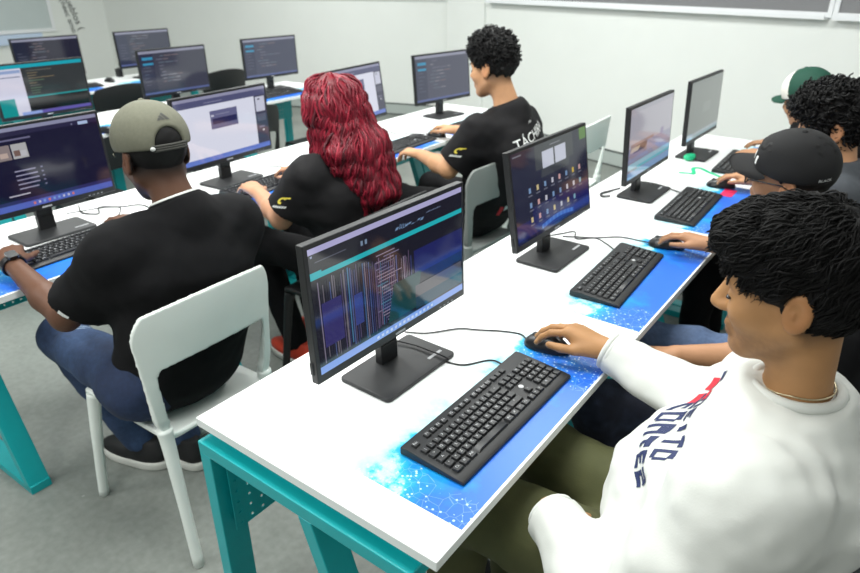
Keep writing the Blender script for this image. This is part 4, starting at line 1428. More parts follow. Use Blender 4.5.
def trace_locks(V, F, n, rng, flow, steps=(6, 11), step=0.008, rad=(0.0015, 0.003), lift=(0.001, 0.004), amp=(0.2, 0.6), freq=(0.5, 0.9), keep=None, sides=4, free=None):
    """locks that run over a hair surface along flow(point, normal), waving as they go"""
    tree = BVHTree.FromPolygons([Vector(v) for v in V], [tuple(int(i) for i in f) for f in F])
    A, B, C = V[F[:, 0]], V[F[:, 1]], V[F[:, 2]]
    ar = np.linalg.norm(np.cross(B - A, C - A), axis=1)
    if keep is not None:
        ar = ar * keep(A)
    pick = rng.choice(len(F), n, p=ar / ar.sum())
    OV, OF, ON, off = [], [], [], 0
    for fi in pick:
        p = A[fi].copy()
        a_ = rng.uniform(*amp); fr = rng.uniform(*freq); ph = rng.uniform(0, 6.28); lf = rng.uniform(*lift)
        pts, last = [], None
        N = rng.integers(*steps)
        left = 0
        for i in range(N):
            loc, nn, _, dist = tree.find_nearest(Vector(p))
            nn = np.array(nn[:]); q = np.array(loc[:])
            fall = flow(q, nn)
            d = fall - nn * (fall @ nn)
            if left or np.linalg.norm(d) < 0.30 or dist > 1.6 * step:
                left += 1
                if left > (free or 0) or last is None:
                    break
                lat = np.cross(last, V3(1, 0, 0))
                p = (pts[-1] if pts else p) + unit(last * 0.55 + V3(0, 0, -0.6) + lat * a_ * 0.8 * math.sin(fr * i + ph)) * step
                pts.append(p.copy())
                continue
            d = unit(d)
            lat = np.cross(nn, d)
            d = unit(d + lat * a_ * math.sin(fr * i + ph))
            last = d
            pts.append(q + nn * (lf * min(1.0, 0.35 + 0.3 * i) + 0.35 * lf * math.sin(fr * i * 1.1 + ph + 1.5)))
            p = q + d * step
        if len(pts) < 4:
            continue
        out = spline(pts, 2)
        m_ = len(out)
        r0 = rng.uniform(*rad)
        tv, tf = tube_mesh(out, [r0 * (0.35 + 0.65 * min(1, k / 4)) * (1 - 0.88 * max(0, (k - m_ * 0.5) / (m_ * 0.5)) ** 1.3) for k in range(m_)], sides)
        OV.append(np.array([t[:] for t in tv])); OF.append(np.array(tf) + off); ON.append(len(tv))
        off += len(tv)
    return np.concatenate(OV), np.concatenate(OF), ON

def crop_hair(root, h, m, rng, top=0.03, side=0.010, n=700, length=0.035, rad=0.0035, curl=0.0, comb=None, name='hair', low=-0.07, front=0.025, res=0.005, noise=0.006, sidecut=None, ups=0.35, sides=4, wob=0.1, nf=70, locks=None, fringe=False):
    S = SDF()
    S.ell(h.w(-0.014, 0, 0.040), np.array((0.100 + side, 0.077 + side * 0.7, 0.090 + side)) * h.k, h.R, 0.02)
    S.ell(h.w(0.002, 0, 0.075), np.array((0.092 + top * 0.55, 0.072 + top * 0.45, 0.052 + top)) * h.k, h.R, 0.03)
    if fringe:
        S.ell(h.w(0.070, 0, 0.078), np.array((0.050, 0.068, 0.044)) * h.k, h.R, 0.03)
    S.fn(lambda P: noise * vnoise(P * nf) + noise * 0.5 * vnoise(P * nf * 2.1 + 3), k=0.01, op='d')
    # hairline: forward and down is face
    def cut(P):
        q = h.loc(P)
        g = q[..., 0] * 0.75 - q[..., 2] * 0.66 - front
        side_ = q[..., 0] - 0.010 - np.maximum(0, (q[..., 2] - 0.02)) * 1.6
        b = low - q[..., 2] + np.clip(q[..., 0] + 0.05, 0, 0.2) * 0.55
        return np.maximum(np.maximum(np.minimum(g, side_ * 0.8 + 0.0), b), -1) * h.k
    S.items.append((cut, h.o, 1.0, 0.006, 'i'))
    for s in (-1, 1):
        S.ell(h.w(-0.012, s * 0.092, -0.008), np.array((0.030, 0.024, 0.038)) * h.k, h.R, 0.006, 's')
    V, F = S.mesh(h.o - 0.19, h.o + 0.19, res)
    q = h.loc(V)
    parts = [(V, F)]
    if n:
        cb = comb or (lambda a, nn: h.f * 0.6 + h.l * 0.2)
        lowlim = sidecut if sidecut is not None else 0.03
        TV, TF = tufts(V, F, n, rng, length, rad, cb, curl, keep=lambda A: h.loc(A)[:, 2] > lowlim, up=ups, sides=sides, wob=wob)
        parts.append((TV, TF))
    if locks:
        def off_ear(A):
            q = h.loc(A)
            return 1.0 - (np.abs(q[:, 1]) > 0.05) * (q[:, 0] > -0.050) * (q[:, 2] < 0.040)
        TV, TF, _ = trace_locks(V, F, rng=rng, keep=off_ear, **locks)
        parts.append((TV, TF))
    V, F = merge(*parts)
    return np_mesh(name, V, F, m, root, loc=root.location)

def baseball_cap(root, h, m, brim_m, front_m=None, back_open=False, tilt=0.0, brim_len=0.085, size=0.0):
    S = SDF()
    c = h.w(-0.010, 0, 0.045)
    S.ell(c, np.array((0.112 + size, 0.092 + size, 0.098 + size)) * h.k, h.R, 0.02)
    S.ell(h.w(-0.005, 0, 0.05), np.array((0.106 + size, 0.088 + size, 0.085 + size)) * h.k, h.R, 0.02)
    pn = -(h.u * math.cos(tilt) + h.f * math.sin(tilt))
    S.plane(h.w(0.0, 0, 0.024), pn, 0.004)
    if back_open:
        S.ell(h.w(-0.125, 0, 0.030), np.array((0.050, 0.040, 0.046)) * h.k, h.R, 0.006, 's')
    S.fn(lambda P: 0.0012 * vnoise(P * 26), k=0.01, op='d')
    V, F = S.mesh(h.o - 0.2, h.o + 0.2, 0.0045)
    mats, mi = [m], None
    if front_m is not None:
        q = h.loc(V)
        fq = q[F].mean(1)
        fr = (fq[:, 0] > 0.025) & (fq[:, 2] > 0.02)
        mats = [m, front_m]
        mi = fr.astype(np.int32)
    o = np_mesh('cap', V, F, mats, root, loc=root.location)
    if mi is not None:
        o.data.polygons.foreach_set('material_index', mi)
    # brim: thin arched visor
    W, G = [], []
    nu, nv = 15, 9
    L = brim_len
    for side in (1, -1):
        for i in range(nu):
            a = -1 + 2 * i / (nu - 1)
            for j in range(nv):
                t = j / (nv - 1)
                l = a * (0.083 - 0.006 * t)
                edge = math.sqrt(max(0, 1 - a * a))
                f = 0.078 * math.sqrt(max(0.0, 1 - (a * 0.80) ** 2)) + t * L * (0.25 + 0.75 * edge ** 0.7)
                u = 0.032 - 0.10 * t * L - 2.8 * l * l * (0.5 + 0.5 * t) + side * 0.0018 * (1 - 0.6 * t)
                W.append(h.w(f - (0.0 if tilt == 0 else 0), l, u - math.tan(tilt) * (f - 0.02)) - root_loc(root))
    n1 = nu * nv
    for b, fl in ((0, False), (n1, True)):
        for i in range(nu - 1):
            for j in range(nv - 1):
                q = (b + i * nv + j, b + (i + 1) * nv + j, b + (i + 1) * nv + j + 1, b + i * nv + j + 1)
                G.append(q if fl else q[::-1])
    ring = [i * nv + nv - 1 for i in range(nu)]
    for i in range(nu - 1):
        G.append((ring[i], ring[i + 1], n1 + ring[i + 1], n1 + ring[i]))
    for e in (0, nu - 1):
        for j in range(nv - 1):
            G.append((e * nv + j, e * nv + j + 1, n1 + e * nv + j + 1, n1 + e * nv + j))
    b = new_mesh('brim', W, G, brim_m, o, smooth=True)
    V, F = SDF().ell(h.w(-0.008, 0, 0.143 + size), np.array((0.009, 0.009, 0.006)), h.R).mesh(h.w(-0.008, 0, 0.143 + size) - 0.02, h.w(-0.008, 0, 0.143 + size) + 0.02, 0.003, 8)
    np_mesh('button', V, F, brim_m, o, loc=root.location)
    return o

def project_text(parent, root, target, s, size, centre, right, up, m, name='lettering', depth=0.0016, dirn=None, sub=2, shear=0.0, VF=None, squash=1.0):
    """lay flat lettering on the surface of target: rays along dirn"""
    V, F = VF if VF is not None else text_mesh(s, size)
    bm = bmesh.new()
    vs = [bm.verts.new((v[0] * squash, v[1], 0)) for v in V]
    for f in F:
        try:
            bm.faces.new([vs[i] for i in f])
        except ValueError:
            pass
    bmesh.ops.triangulate(bm, faces=bm.faces[:])
    for _ in range(sub):
        long_ = [e for e in bm.edges if e.calc_length() > size * 0.14]
        if long_:
            bmesh.ops.subdivide_edges(bm, edges=long_, cuts=1)
            bmesh.ops.triangulate(bm, faces=[f for f in bm.faces if len(f.verts) > 3])
    xs = [v.co.x for v in bm.verts]; ys = [v.co.y for v in bm.verts]
    cx, cy = (min(xs) + max(xs)) / 2, (min(ys) + max(ys)) / 2
    right, up = unit(right), unit(up)
    dirn = unit(dirn) if dirn is not None else unit(np.cross(up, right))
    me = target.data
    off = root_loc(root)
    tree = BVHTree.FromPolygons([v.co + Vector(off) for v in me.vertices], [p.vertices[:] for p in me.polygons])
    bad = []
    for v in bm.verts:
        P = np.array(centre) + right * (v.co.x - cx + shear * (v.co.y - cy)) + up * (v.co.y - cy)
        hit, nn, i, d = tree.ray_cast(Vector(P - dirn * 0.4), Vector(dirn))
        if hit is None:
            bad.append(v)
            v.co = Vector(P - off)
            continue
        v.co = hit - Vector(dirn) * depth - Vector(off)
    bmesh.ops.delete(bm, geom=bad, context='VERTS')
    o_me = bpy.data.meshes.new(name)
    bm.to_mesh(o_me); bm.free()
    o_me.materials.append(m)
    o = bpy.data.objects.new(name, o_me)
    return link(o, parent)

def polys(*ps):
    V, F = [], []
    for p in ps:
        b = len(V)
        V += [(x, y, 0) for x, y in p]
        F.append(list(range(b, b + len(p))))
    return np.array(V, float), F

def person(label, J, head, group='people at the computers', **kw):
    J = {k: np.array(v, float) for k, v in J.items()}
    root = thing('person', label, 'person', (float(J['pelvis'][0]), float(J['pelvis'][1]), 0), 0, group)
    p = dict(J=J, head=head, **kw)
    return root, p

WHITE_PRINT = mat('print_white', (228, 230, 228), rough=0.6)
YELLOW_PRINT = mat('print_yellow', (214, 196, 70), rough=0.6)
BLACK_COTTON = mat('black_cotton', (15, 15, 17), rough=0.9, noise=0.08, nscale=60, bump=0.15, bscale=500, spec=0.2)
BLACK_JERSEY = mat('black_jersey', (19, 18, 20), rough=0.75, noise=0.08, nscale=50, bump=0.1, bscale=500, spec=0.25)
HAIR_B = mat('hair_black', (9, 8, 9), rough=0.6, spec=0.3, noise=0.3, nscale=60)
HAIR_DB = mat('hair_dark', (10, 9, 9), rough=0.7, spec=0.2, noise=0.3, nscale=60)
SHOE_B = mat('shoe_black', (18, 18, 20), rough=0.7, bump=0.1)
SOLE_W = mat('shoe_sole_white', (206, 206, 200), rough=0.6)
DENIM = mat('denim', rough=0.85, attr='tone', noise=0.16, nscale=90, bump=0.2, bscale=600)
def denim_tone(base, lightc=None, fade=None):
    def fn(V):
        n = vnoise(V * 22) * 0.5 + vnoise(V * 60) * 0.3
        c = np.tile(srgb(base), (len(V), 1))
        if lightc is not None:
            w = np.clip(fade(V) + 0.25 * n, 0, 1)[:, None]
            c = c * (1 - w) + srgb(lightc) * w
        return c * (1 + 0.18 * n[:, None])
    return fn

# ---- person in the white sweatshirt ------------------------------------------------
h = Head((0.986, 0.41, 1.168), yaw=2, pitch=8, k=0.94)
root, W = person('person in white sweatshirt and olive trousers at the nearest desk, hand on mouse',
    dict(neck=(1.024, 0.415, 0.998), chest=(1.040, 0.41, 0.86), waist=(0.925, 0.41, 0.715), pelvis=(0.930, 0.41, 0.565),
         shL=(1.010, 0.215, 0.910), shR=(0.975, 0.590, 0.880), elL=(0.905, 0.125, 0.675), elR=(0.880, 0.680, 0.735), wrL=(0.706, 0.262, 0.684), wrR=(0.622, 0.696, 0.793),
         hipL=(0.900, 0.325, 0.555), hipR=(0.900, 0.495, 0.555), knL=(0.470, 0.285, 0.570), knR=(0.480, 0.535, 0.570), anL=(0.50, 0.29, 0.11), anR=(0.52, 0.53, 0.11), toeL=(-1, 0, 0), toeR=(-1, 0.1, 0)),
    h, seed=1.3, fb=0.0036, nr=0.0435, nose=0.985, beard=0.45, beardc=(84, 62, 52), lip=(138, 84, 72), fade=0.9, fadec=(34, 27, 25),
    handR=((-1, 0.04, 0.20), (0.2, 0.12, 1), dict(curl=((26, 24, 18), (24, 24, 18), (26, 26, 20), (30, 28, 20)), spread=8, thumb=(0.80, 0.55, -0.30), tcurl=0.1, k=1.06)),
    handL=((0.5, 0.15, -0.75), (-0.8, 0.0, -0.4), dict(curl=(25, 30, 20), k=0.9)))
body_mesh(root, W, (168, 124, 82), 0.0042)
eyes(root, h)
SWEAT = mat('white_sweatshirt', (204, 206, 201), rough=0.9, noise=0.015, nscale=30, bump=0.12, bscale=420, sheen=0.1)
so, S_ = shirt_mesh(root, W, SWEAT, 0.0065, long=True, name='sweatshirt', thick=0.006, fa=0.013, hem=0.05, boost=0.020)
collar_ring(root, W, SWEAT, 0.009, 0.0585, 0.014)
for s in 'LR':
    wr, el = W['J']['wr' + s], W['J']['el' + s]
    d = unit(wr - el)
    a = unit(np.cross(d, V3(0, 0, 1))); b = np.cross(d, a)
    mb = MB()
    for q in range(3):
        mb.tube([wr + d * (-0.028 + 0.011 * q) + (a * math.cos(t) + b * math.sin(t)) * 0.0395 - root_loc(root) for t in np.linspace(0, 2 * math.pi, 24, endpoint=False)], 0.0075, 8, closed=True)
    mb.build('cuff', SWEAT, root, smooth=True)
OLIVE = mat('olive_cotton', (74, 76, 44), rough=0.85, noise=0.10, nscale=20, bump=0.15, bscale=400)
trousers_mesh(root, W, OLIVE, 0.008, wide=0.012, fa=0.008)
for s in 'LR':
    shoe(root, W['J']['an' + s], W['J']['toe' + s], SHOE_B, SOLE_W, 0.007)
rng = np.random.default_rng(3)
crown = h.w(-0.055, 0.0, 0.15)
def wflow(q, nn):
    c = q - crown
    return unit(c) + h.f * 0.55 - h.u * 0.25 + 0.5 * vnoise(q * 30) * h.l + 0.4 * vnoise(q * 30 + 9) * h.u
crop_hair(root, h, HAIR_DB, rng, top=0.018, side=0.011, n=0, low=-0.070, front=0.022, res=0.004, noise=0.007, nf=42, fringe=True,
          locks=dict(n=6500, flow=wflow, steps=(5, 10), step=0.0080, rad=(0.0008, 0.0019), lift=(0.0008, 0.0065), amp=(0.3, 0.9), freq=(0.6, 1.2), free=2))
# fine chain
GOLD = mat('pale_gold_chain', (196, 186, 156), rough=0.35, metal=0.9)
nk, hb = W['J']['neck'], h.w(-0.028, 0, -0.05)
nu = unit(hb - nk)
fa = unit(np.cross(nu, V3(0, 1, 0))); fb = np.cross(nu, fa)
ctr = nk + nu * 0.026
P = []
for t in np.linspace(0, 2 * math.pi, 120, endpoint=False):
    P.append(ctr + (fa * math.cos(t) + fb * math.sin(t)) * 0.0515 - nu * 0.010 * (1 if (fa * math.cos(t)) @ V3(-1, 0, 0) > 0 else 0.2) * abs(math.cos(t)) - root_loc(root))
mb = MB()
mb.tube(P, [0.0010 + 0.0006 * (i % 2) for i in range(len(P))], 6, closed=True)
mb.build('necklace', GOLD, root, smooth=True)
NAVY = mat('print_navy', (30, 42, 84), rough=0.7)
REDP = mat('print_red', (200, 32, 48), rough=0.7)
def slant(*quads):
    return polys(*[[(0.92 * x + 0.20 * y, 0.62 * y) for x, y in q] for q in quads])
# read from the wearer's right: a red and navy flash, then two rows of heavy slanted lettering
def blocks(x0, y0, w, hh, pat):
    out = []
    for (a, b, c, d) in pat:
        out.append([(x0 + a * w, y0 + b * hh), (x0 + c * w, y0 + b * hh), (x0 + c * w, y0 + d * hh), (x0 + a * w, y0 + d * hh)])
    return out
ltr = [[(0, 0, .3, 1), (.3, 0, 1, .22), (.3, .4, .8, .6), (.3, .78, 1, 1)], [(0, 0, .3, 1), (.3, .7, .7, 1), (.7, 0, 1, 1)], [(0, 0, .3, 1), (.3, 0, .8, .25), (.3, .75, .8, 1), (.75, .2, 1, .8)], [(.3, 0, .7, 1)], [(0, .72, 1, 1), (.35, 0, .65, .72)], [(0, 0, 1, .25), (0, .25, .3, .6), (0, .42, 1, .6), (.7, .6, 1, 1), (0, .78, .7, 1)]]
nv = []
for k, g in enumerate((0, 2, 1, 4, 0, 5)):
    nv += blocks(-0.055 + 0.036 * k, -0.040, 0.029, 0.050, ltr[g])
for k, g in enumerate((1, 0, 3, 4, 2)):
    nv += blocks(-0.050 + 0.034 * k, 0.020, 0.027, 0.034, ltr[g])
rd = [[(-0.150, -0.030), (-0.115, -0.030), (-0.095, 0.020), (-0.130, 0.020)], [(-0.105, -0.040), (-0.075, -0.040), (-0.065, 0.000), (-0.095, 0.000)], [(-0.090, 0.020), (-0.066, 0.020), (-0.060, 0.050), (-0.084, 0.050)]]
nv += [[(-0.125, 0.026), (-0.100, 0.026), (-0.092, 0.052), (-0.118, 0.052)], [(-0.075, -0.005), (-0.060, -0.005), (-0.056, 0.014), (-0.071, 0.014)]]
pc = V3(0.90, 0.395, 0.880)
project_text(so, root, so, '', 0.05, pc, V3(0, -1, -0.42), V3(0.25, 0, 1), NAVY, name='chest_lettering', dirn=V3(1, 0.12, 0.0), VF=slant(*nv), sub=2, depth=0.0015)
project_text(so, root, so, '', 0.05, pc + V3(0, 0.085, 0.036), V3(0, -1, -0.42), V3(0.25, 0, 1), REDP, name='chest_flash', dirn=V3(1, 0.12, 0.0), VF=slant(*rd), sub=2, depth=0.0015)

# ---- person in the grey cap --------------------------------------------------------
h = Head((-0.545, 0.335, 1.150), yaw=-6, pitch=9)
root, A = person('person in grey-green cap and black T-shirt seen from behind at the left front keyboard',
    dict(neck=(-0.475, 0.335, 1.025), chest=(-0.470, 0.325, 0.86), waist=(-0.485, 0.305, 0.68), pelvis=(-0.515, 0.295, 0.555),
         shL=(-0.520, 0.158, 0.922), shR=(-0.470, 0.505, 0.925), elL=(-0.730, 0.085, 0.710), elR=(-0.720, 0.565, 0.765), wrL=(-1.028, 0.090, 0.796), wrR=(-1.000, 0.500, 0.806),
         hipL=(-0.520, 0.145, 0.530), hipR=(-0.535, 0.385, 0.55), knL=(-0.955, 0.145, 0.535), knR=(-0.960, 0.430, 0.545), anL=(-0.850, 0.265, 0.11), anR=(-0.745, 0.365, 0.11), toeL=(-1, -0.35, 0), toeR=(-1, 0.1, 0)),
    h, seed=2.1, beard=0.9, beardc=(26, 20, 18), lip=(96, 60, 54), fade=0.93, fadec=(22, 17, 16), ear=(118, 74, 54),
    handL=((-1, 0.38, 0.10), (0.1, 0, 1), dict(curl=(18, 24, 18))), handR=((-1, -0.2, 0.04), (0, 0, 1), dict(curl=(16, 24, 18))))
body_mesh(root, A, (92, 62, 46), 0.006)
eyes(root, h)
so, _ = shirt_mesh(root, A, BLACK_COTTON, 0.007, sleeve=0.70, loose=0.014, name='t_shirt', fa=0.008, boost=0.009, hem=0.10)
collar_ring(root, A, BLACK_COTTON, 0.007, 0.066, 0.014)
collar_ring(root, A, mat('white_cotton', (214, 216, 212), rough=0.85), 0.0055, 0.061, 0.021, name='undershirt_collar')
d = unit(A['J']['elL'] - A['J']['shL'])
e = A['J']['shL'] + (A['J']['elL'] - A['J']['shL']) * 0.64
project_text(so, root, so, '', 0.03, e + V3(0, 0, -0.012), unit(V3(-0.6, 0.0, -0.6)), V3(-0.5, 0, 0.55), WHITE_PRINT, name='hem_tag', dirn=V3(-0.35, 0.93, 0.1), VF=polys([(-0.010, -0.016), (0.010, -0.016), (0.010, 0.016), (-0.010, 0.016)]), sub=2)
j = A['J']
trousers_mesh(root, A, DENIM, 0.008, tone=denim_tone((22, 38, 68), (58, 82, 118), lambda V: np.clip(1 - np.abs(V[:, 0] + 0.78) / 0.2, 0, 1) * 0.55), fa=0.007, name='jeans')
jo = [c for c in root.children if c.name.startswith('jeans')][0]
for cx, cy, w_ in ((-0.83, 0.145, 0.016), (-0.845, 0.165, 0.012), (-0.93, 0.120, 0.010)):
    project_text(jo, root, jo, '', 0.02, V3(cx, cy, 0.62), V3(0.8, 0.6, 0), V3(-0.6, 0.8, 0), mat('frayed_cotton', (150, 170, 192), rough=0.9), name='worn_patch', dirn=V3(0, 0.45, -0.9), VF=polys(*[[(-w_ + 0.006 * k, -0.004 + 0.003 * k), (-w_ + 0.005 + 0.006 * k, -0.005 + 0.003 * k), (-w_ + 0.007 + 0.006 * k, 0.004 + 0.004 * k), (-w_ + 0.002 + 0.006 * k, 0.005 + 0.002 * k)] for k in range(int(w_ / 0.003))]), sub=0, depth=0.001)
for s in 'LR':
    shoe(root, A['J']['an' + s], A['J']['toe' + s], SHOE_B, SOLE_W, 0.005)
CAPG = mat('cap_grey_green', (100, 100, 86), rough=0.9, noise=0.06, nscale=120, bump=0.15, bscale=700)
CAPD = mat('cap_dark_trim', (58, 58, 54), rough=0.8)
co = baseball_cap(root, h, CAPG, CAPG, back_open=True, brim_len=0.062)
P = [h.w(-0.010 - 0.113 * math.cos(a), 0.094 * math.sin(a), 0.030 - 0.004) - root_loc(root) for a in np.linspace(-0.50, 0.50, 9)]
mb = MB()
for k in range(3):
    mb.tube([q + h.u * (k * 0.0055 - 0.006) for q in P], 0.0034, 6)
mb.build('strap', CAPD, co, smooth=True)
V, F = SDF().ell(h.w(-0.112, 0.047, 0.026), (0.006, 0.007, 0.006), h.R).mesh(h.w(-0.112, 0.047, 0.026) - 0.02, h.w(-0.112, 0.047, 0.026) + 0.02, 0.003, 8)
np_mesh('strap_clip', V, F, mat('clip_silver', (190, 192, 190), rough=0.4), co, loc=root.location)
tri = polys([(-0.017, -0.010), (-0.009, -0.010), (-0.006, -0.004), (-0.0125, -0.002)], [(-0.0065, -0.010), (0.0035, -0.010), (0.005, 0.004), (-0.002, 0.009)][:0] or [(-0.0065, -0.010), (0.003, -0.010), (-0.0035, 0.0045), (-0.0100, 0.0015)], [(0.0055, -0.010), (0.0165, -0.010), (0.003, 0.0125), (-0.003, 0.007)])
project_text(co, root, co, '', 0.02, h.w(-0.10, 0, 0.098), -h.l, h.u * 0.7 + h.f * 0.7, CAPD, name='emblem', dirn=h.f * 0.75 - h.u * 0.65, VF=tri, sub=1, depth=0.001)
crop_hair(root, h, HAIR_B, np.random.default_rng(5), top=0.0, side=0.004, n=0, low=-0.055, front=0.0, noise=0.001)
WATCH = mat('watch_black', (20, 20, 24), rough=0.35)
wr, el = A['J']['wrL'], A['J']['elL']
d = unit(wr - el); a = unit(np.cross(d, V3(0, 0, 1))); b = np.cross(a, d)
wc = wr - d * 0.012
P = [wc + (a * math.cos(t) + b * math.sin(t)) * 0.0325 - root_loc(root) for t in np.linspace(0, 2 * math.pi, 28, endpoint=False)]
mb = MB()
for k in (-1, 0, 1):
    mb.tube([q + d * 0.006 * k for q in P], 0.0042, 6, closed=True)
wo = mb.build('wristwatch', WATCH, root, smooth=True)
M = Matrix(((d[0], a[0], b[0], 0), (d[1], a[1], b[1], 0), (d[2], a[2], b[2], 0), (0, 0, 0, 1)))
M.translation = Vector(wc + b * 0.037 - root_loc(root))
MB().prism(rrect(0.034, 0.030, 0.006), -0.004, 0.005, M=M).build('watch_face', mat('watch_glass', (22, 24, 28), rough=0.25), wo)

# ---- red-haired person -------------------------------------------------------------
h = Head((-0.655, 1.120, 1.125), yaw=0, pitch=12)
root, Rd = person('person with long wavy red hair and black jersey, seen from behind',
    dict(neck=(-0.590, 1.12, 1.005), chest=(-0.575, 1.12, 0.85), waist=(-0.565, 1.13, 0.68), pelvis=(-0.575, 1.135, 0.555),
         shL=(-0.640, 0.965, 0.912), shR=(-0.600, 1.280, 0.918), elL=(-0.740, 0.905, 0.765), elR=(-0.790, 1.400, 0.760), wrL=(-0.960, 0.985, 0.804), wrR=(-1.010, 1.300, 0.804),
         hipL=(-0.60, 1.055, 0.55), hipR=(-0.60, 1.215, 0.55), knL=(-1.03, 1.02, 0.560), knR=(-1.03, 1.25, 0.560), anL=(-0.90, 1.06, 0.11), anR=(-0.96, 1.24, 0.11), toeL=(-1, 0, 0), toeR=(-1, 0.1, 0)),
    h, seed=3.7, jaw=0.96, handL=((-1, 0.3, 0.04), (0, 0, 1), dict(curl=(16, 24, 18))), handR=((-1, -0.1, 0.04), (0, 0, 1), dict(curl=(16, 24, 18))))
body_mesh(root, Rd, (190, 142, 112), 0.007)
eyes(root, h)
so, _ = shirt_mesh(root, Rd, BLACK_JERSEY, 0.007, sleeve=0.74, loose=0.012, name='jersey', fa=0.008, hem=0.10)
collar_ring(root, Rd, BLACK_JERSEY, 0.007, 0.063, 0.014)
trousers_mesh(root, Rd, BLACK_COTTON, 0.010)
SHOE_R = mat('shoe_orange_red', (206, 62, 36), rough=0.6)
for s in 'LR':
    shoe(root, Rd['J']['an' + s], Rd['J']['toe' + s], SHOE_R, SOLE_W, 0.006)
def sleeve_badge(root, p, so):
    J = p['J']
    c = J['shL'] + (J['elL'] - J['shL']) * 0.50
    dn = unit(V3(-0.25, 0.95, -0.15))
    rt = V3(1, 0.2, 0); up = -(unit(J['elL'] - J['shL']))
    rt = unit(rt - dn * (rt @ dn)); up = unit(up - dn * (up @ dn))
    arc = []
    for k in range(10):
        t0, t1 = 0.5 + k * 0.45, 0.5 + (k + 1) * 0.45
        r0, r1 = 0.016, 0.008
        arc.append([(r0 * math.cos(t0), r0 * math.sin(t0)), (r0 * math.cos(t1), r0 * math.sin(t1)), (r1 * math.cos(t1), r1 * math.sin(t1)), (r1 * math.cos(t0), r1 * math.sin(t0))])
    arc.append([(0.0, 0.008), (0.026, 0.012), (0.028, 0.018), (0.002, 0.016)])
    project_text(so, root, so, '', 0.03, c + up * 0.012, rt, up, YELLOW_PRINT, name='sleeve_emblem', dirn=dn, VF=polys(*arc), sub=0)
    bars = [[(-0.024 + 0.009 * k, -0.005), (-0.018 + 0.009 * k, -0.005), (-0.017 + 0.009 * k, 0.005), (-0.023 + 0.009 * k, 0.004)] for k in range(6)]
    project_text(so, root, so, '', 0.03, c - up * 0.018, rt, up, WHITE_PRINT, name='sleeve_print', dirn=dn, VF=polys(*bars), sub=0)
sleeve_badge(root, Rd, so)
project_text(so, root, so, 'TÁCHIRA', 0.050, V3(-0.45, 1.12, 0.905), V3(0.10, 1, 0), V3(0, 0, 1), WHITE_PRINT, name='back_lettering', dirn=V3(-1, 0, -0.1))
# the hair: a mantle with many wavy locks on it
RED = mat('hair_red', rough=0.5, attr='tone', spec=0.3)
rng = np.random.default_rng(11)
S = SDF()
S.ell(h.w(-0.016, 0, 0.040), (0.110, 0.092, 0.100), h.R, 0.03)
S.cap(h.w(-0.040, 0.0, 0.0), V3(-0.535, 1.125, 1.01), 0.086, 0.072, 0.05, fl=(V3(0, 1, 0), 1.35))
S.cap(V3(-0.535, 1.125, 1.01), V3(-0.455, 1.150, 0.860), 0.066, 0.042, 0.05, fl=(V3(0, 1, 0), 2.3))
for s in (-1, 1):
    S.cap(h.w(-0.015, s * 0.070, 0.02), h.w(-0.005, s * 0.100, -0.160), 0.042, 0.034, 0.03)
S.fn(lambda P: 0.006 * vnoise(P * np.array((26, 40, 12))) + 0.004 * np.sin(P[..., 2] * 95 + 5 * vnoise(P * 14)), k=0.01, op='d')
def facecut(P):
    q = h.loc(P)
    return np.minimum(q[..., 0] * 0.75 - q[..., 2] * 0.66 - 0.035, q[..., 0] - 0.030)
S.items.append((facecut, h.o, 1.0, 0.01, 'i'))
V0, F0 = S.mesh(V3(-0.90, 0.80, 0.75), V3(-0.25, 1.45, 1.34), 0.006)
parts = [(V0, F0)]
tn = vnoise(V0 * np.array((60, 70, 14)))[:, None]
tones = [srgb((110, 14, 30)) * (1 + 0.55 * tn)]
tree = BVHTree.FromPolygons([Vector(v) for v in V0], [tuple(int(i) for i in f) for f in F0])
top_c = h.w(0.0, 0, 0.14)
def rflow(q, nn):
    fall = V3(0, 0, -1.0)
    if q[2] > h.o[2] + 0.03:
        fall = fall + V3(q[0] - top_c[0], q[1] - top_c[1], 0) * 8
    return fall
TV, TF, ON = trace_locks(V0, F0, 1700, rng, rflow, steps=(9, 17), step=0.019, rad=(0.0024, 0.0056), lift=(0.0015, 0.008), amp=(0.2, 0.6), freq=(0.6, 1.0), keep=lambda A: (h.loc(A)[:, 0] < 0.03) * 1.0, sides=5, free=3)
parts.append((TV, TF))
for cnt in ON:
    c = srgb((112, 14, 34)) * rng.uniform(0.6, 1.15)
    if rng.random() < 0.22:
        c = srgb((140, 26, 46)) * rng.uniform(0.85, 1.1)
    if rng.random() < 0.15:
        c = srgb((70, 10, 22))
    tones.append(np.tile(c, (cnt, 1)))
V, F = merge(*parts)
np_mesh('hair', V, F, RED, root, loc=root.location, col=np.concatenate(tones))

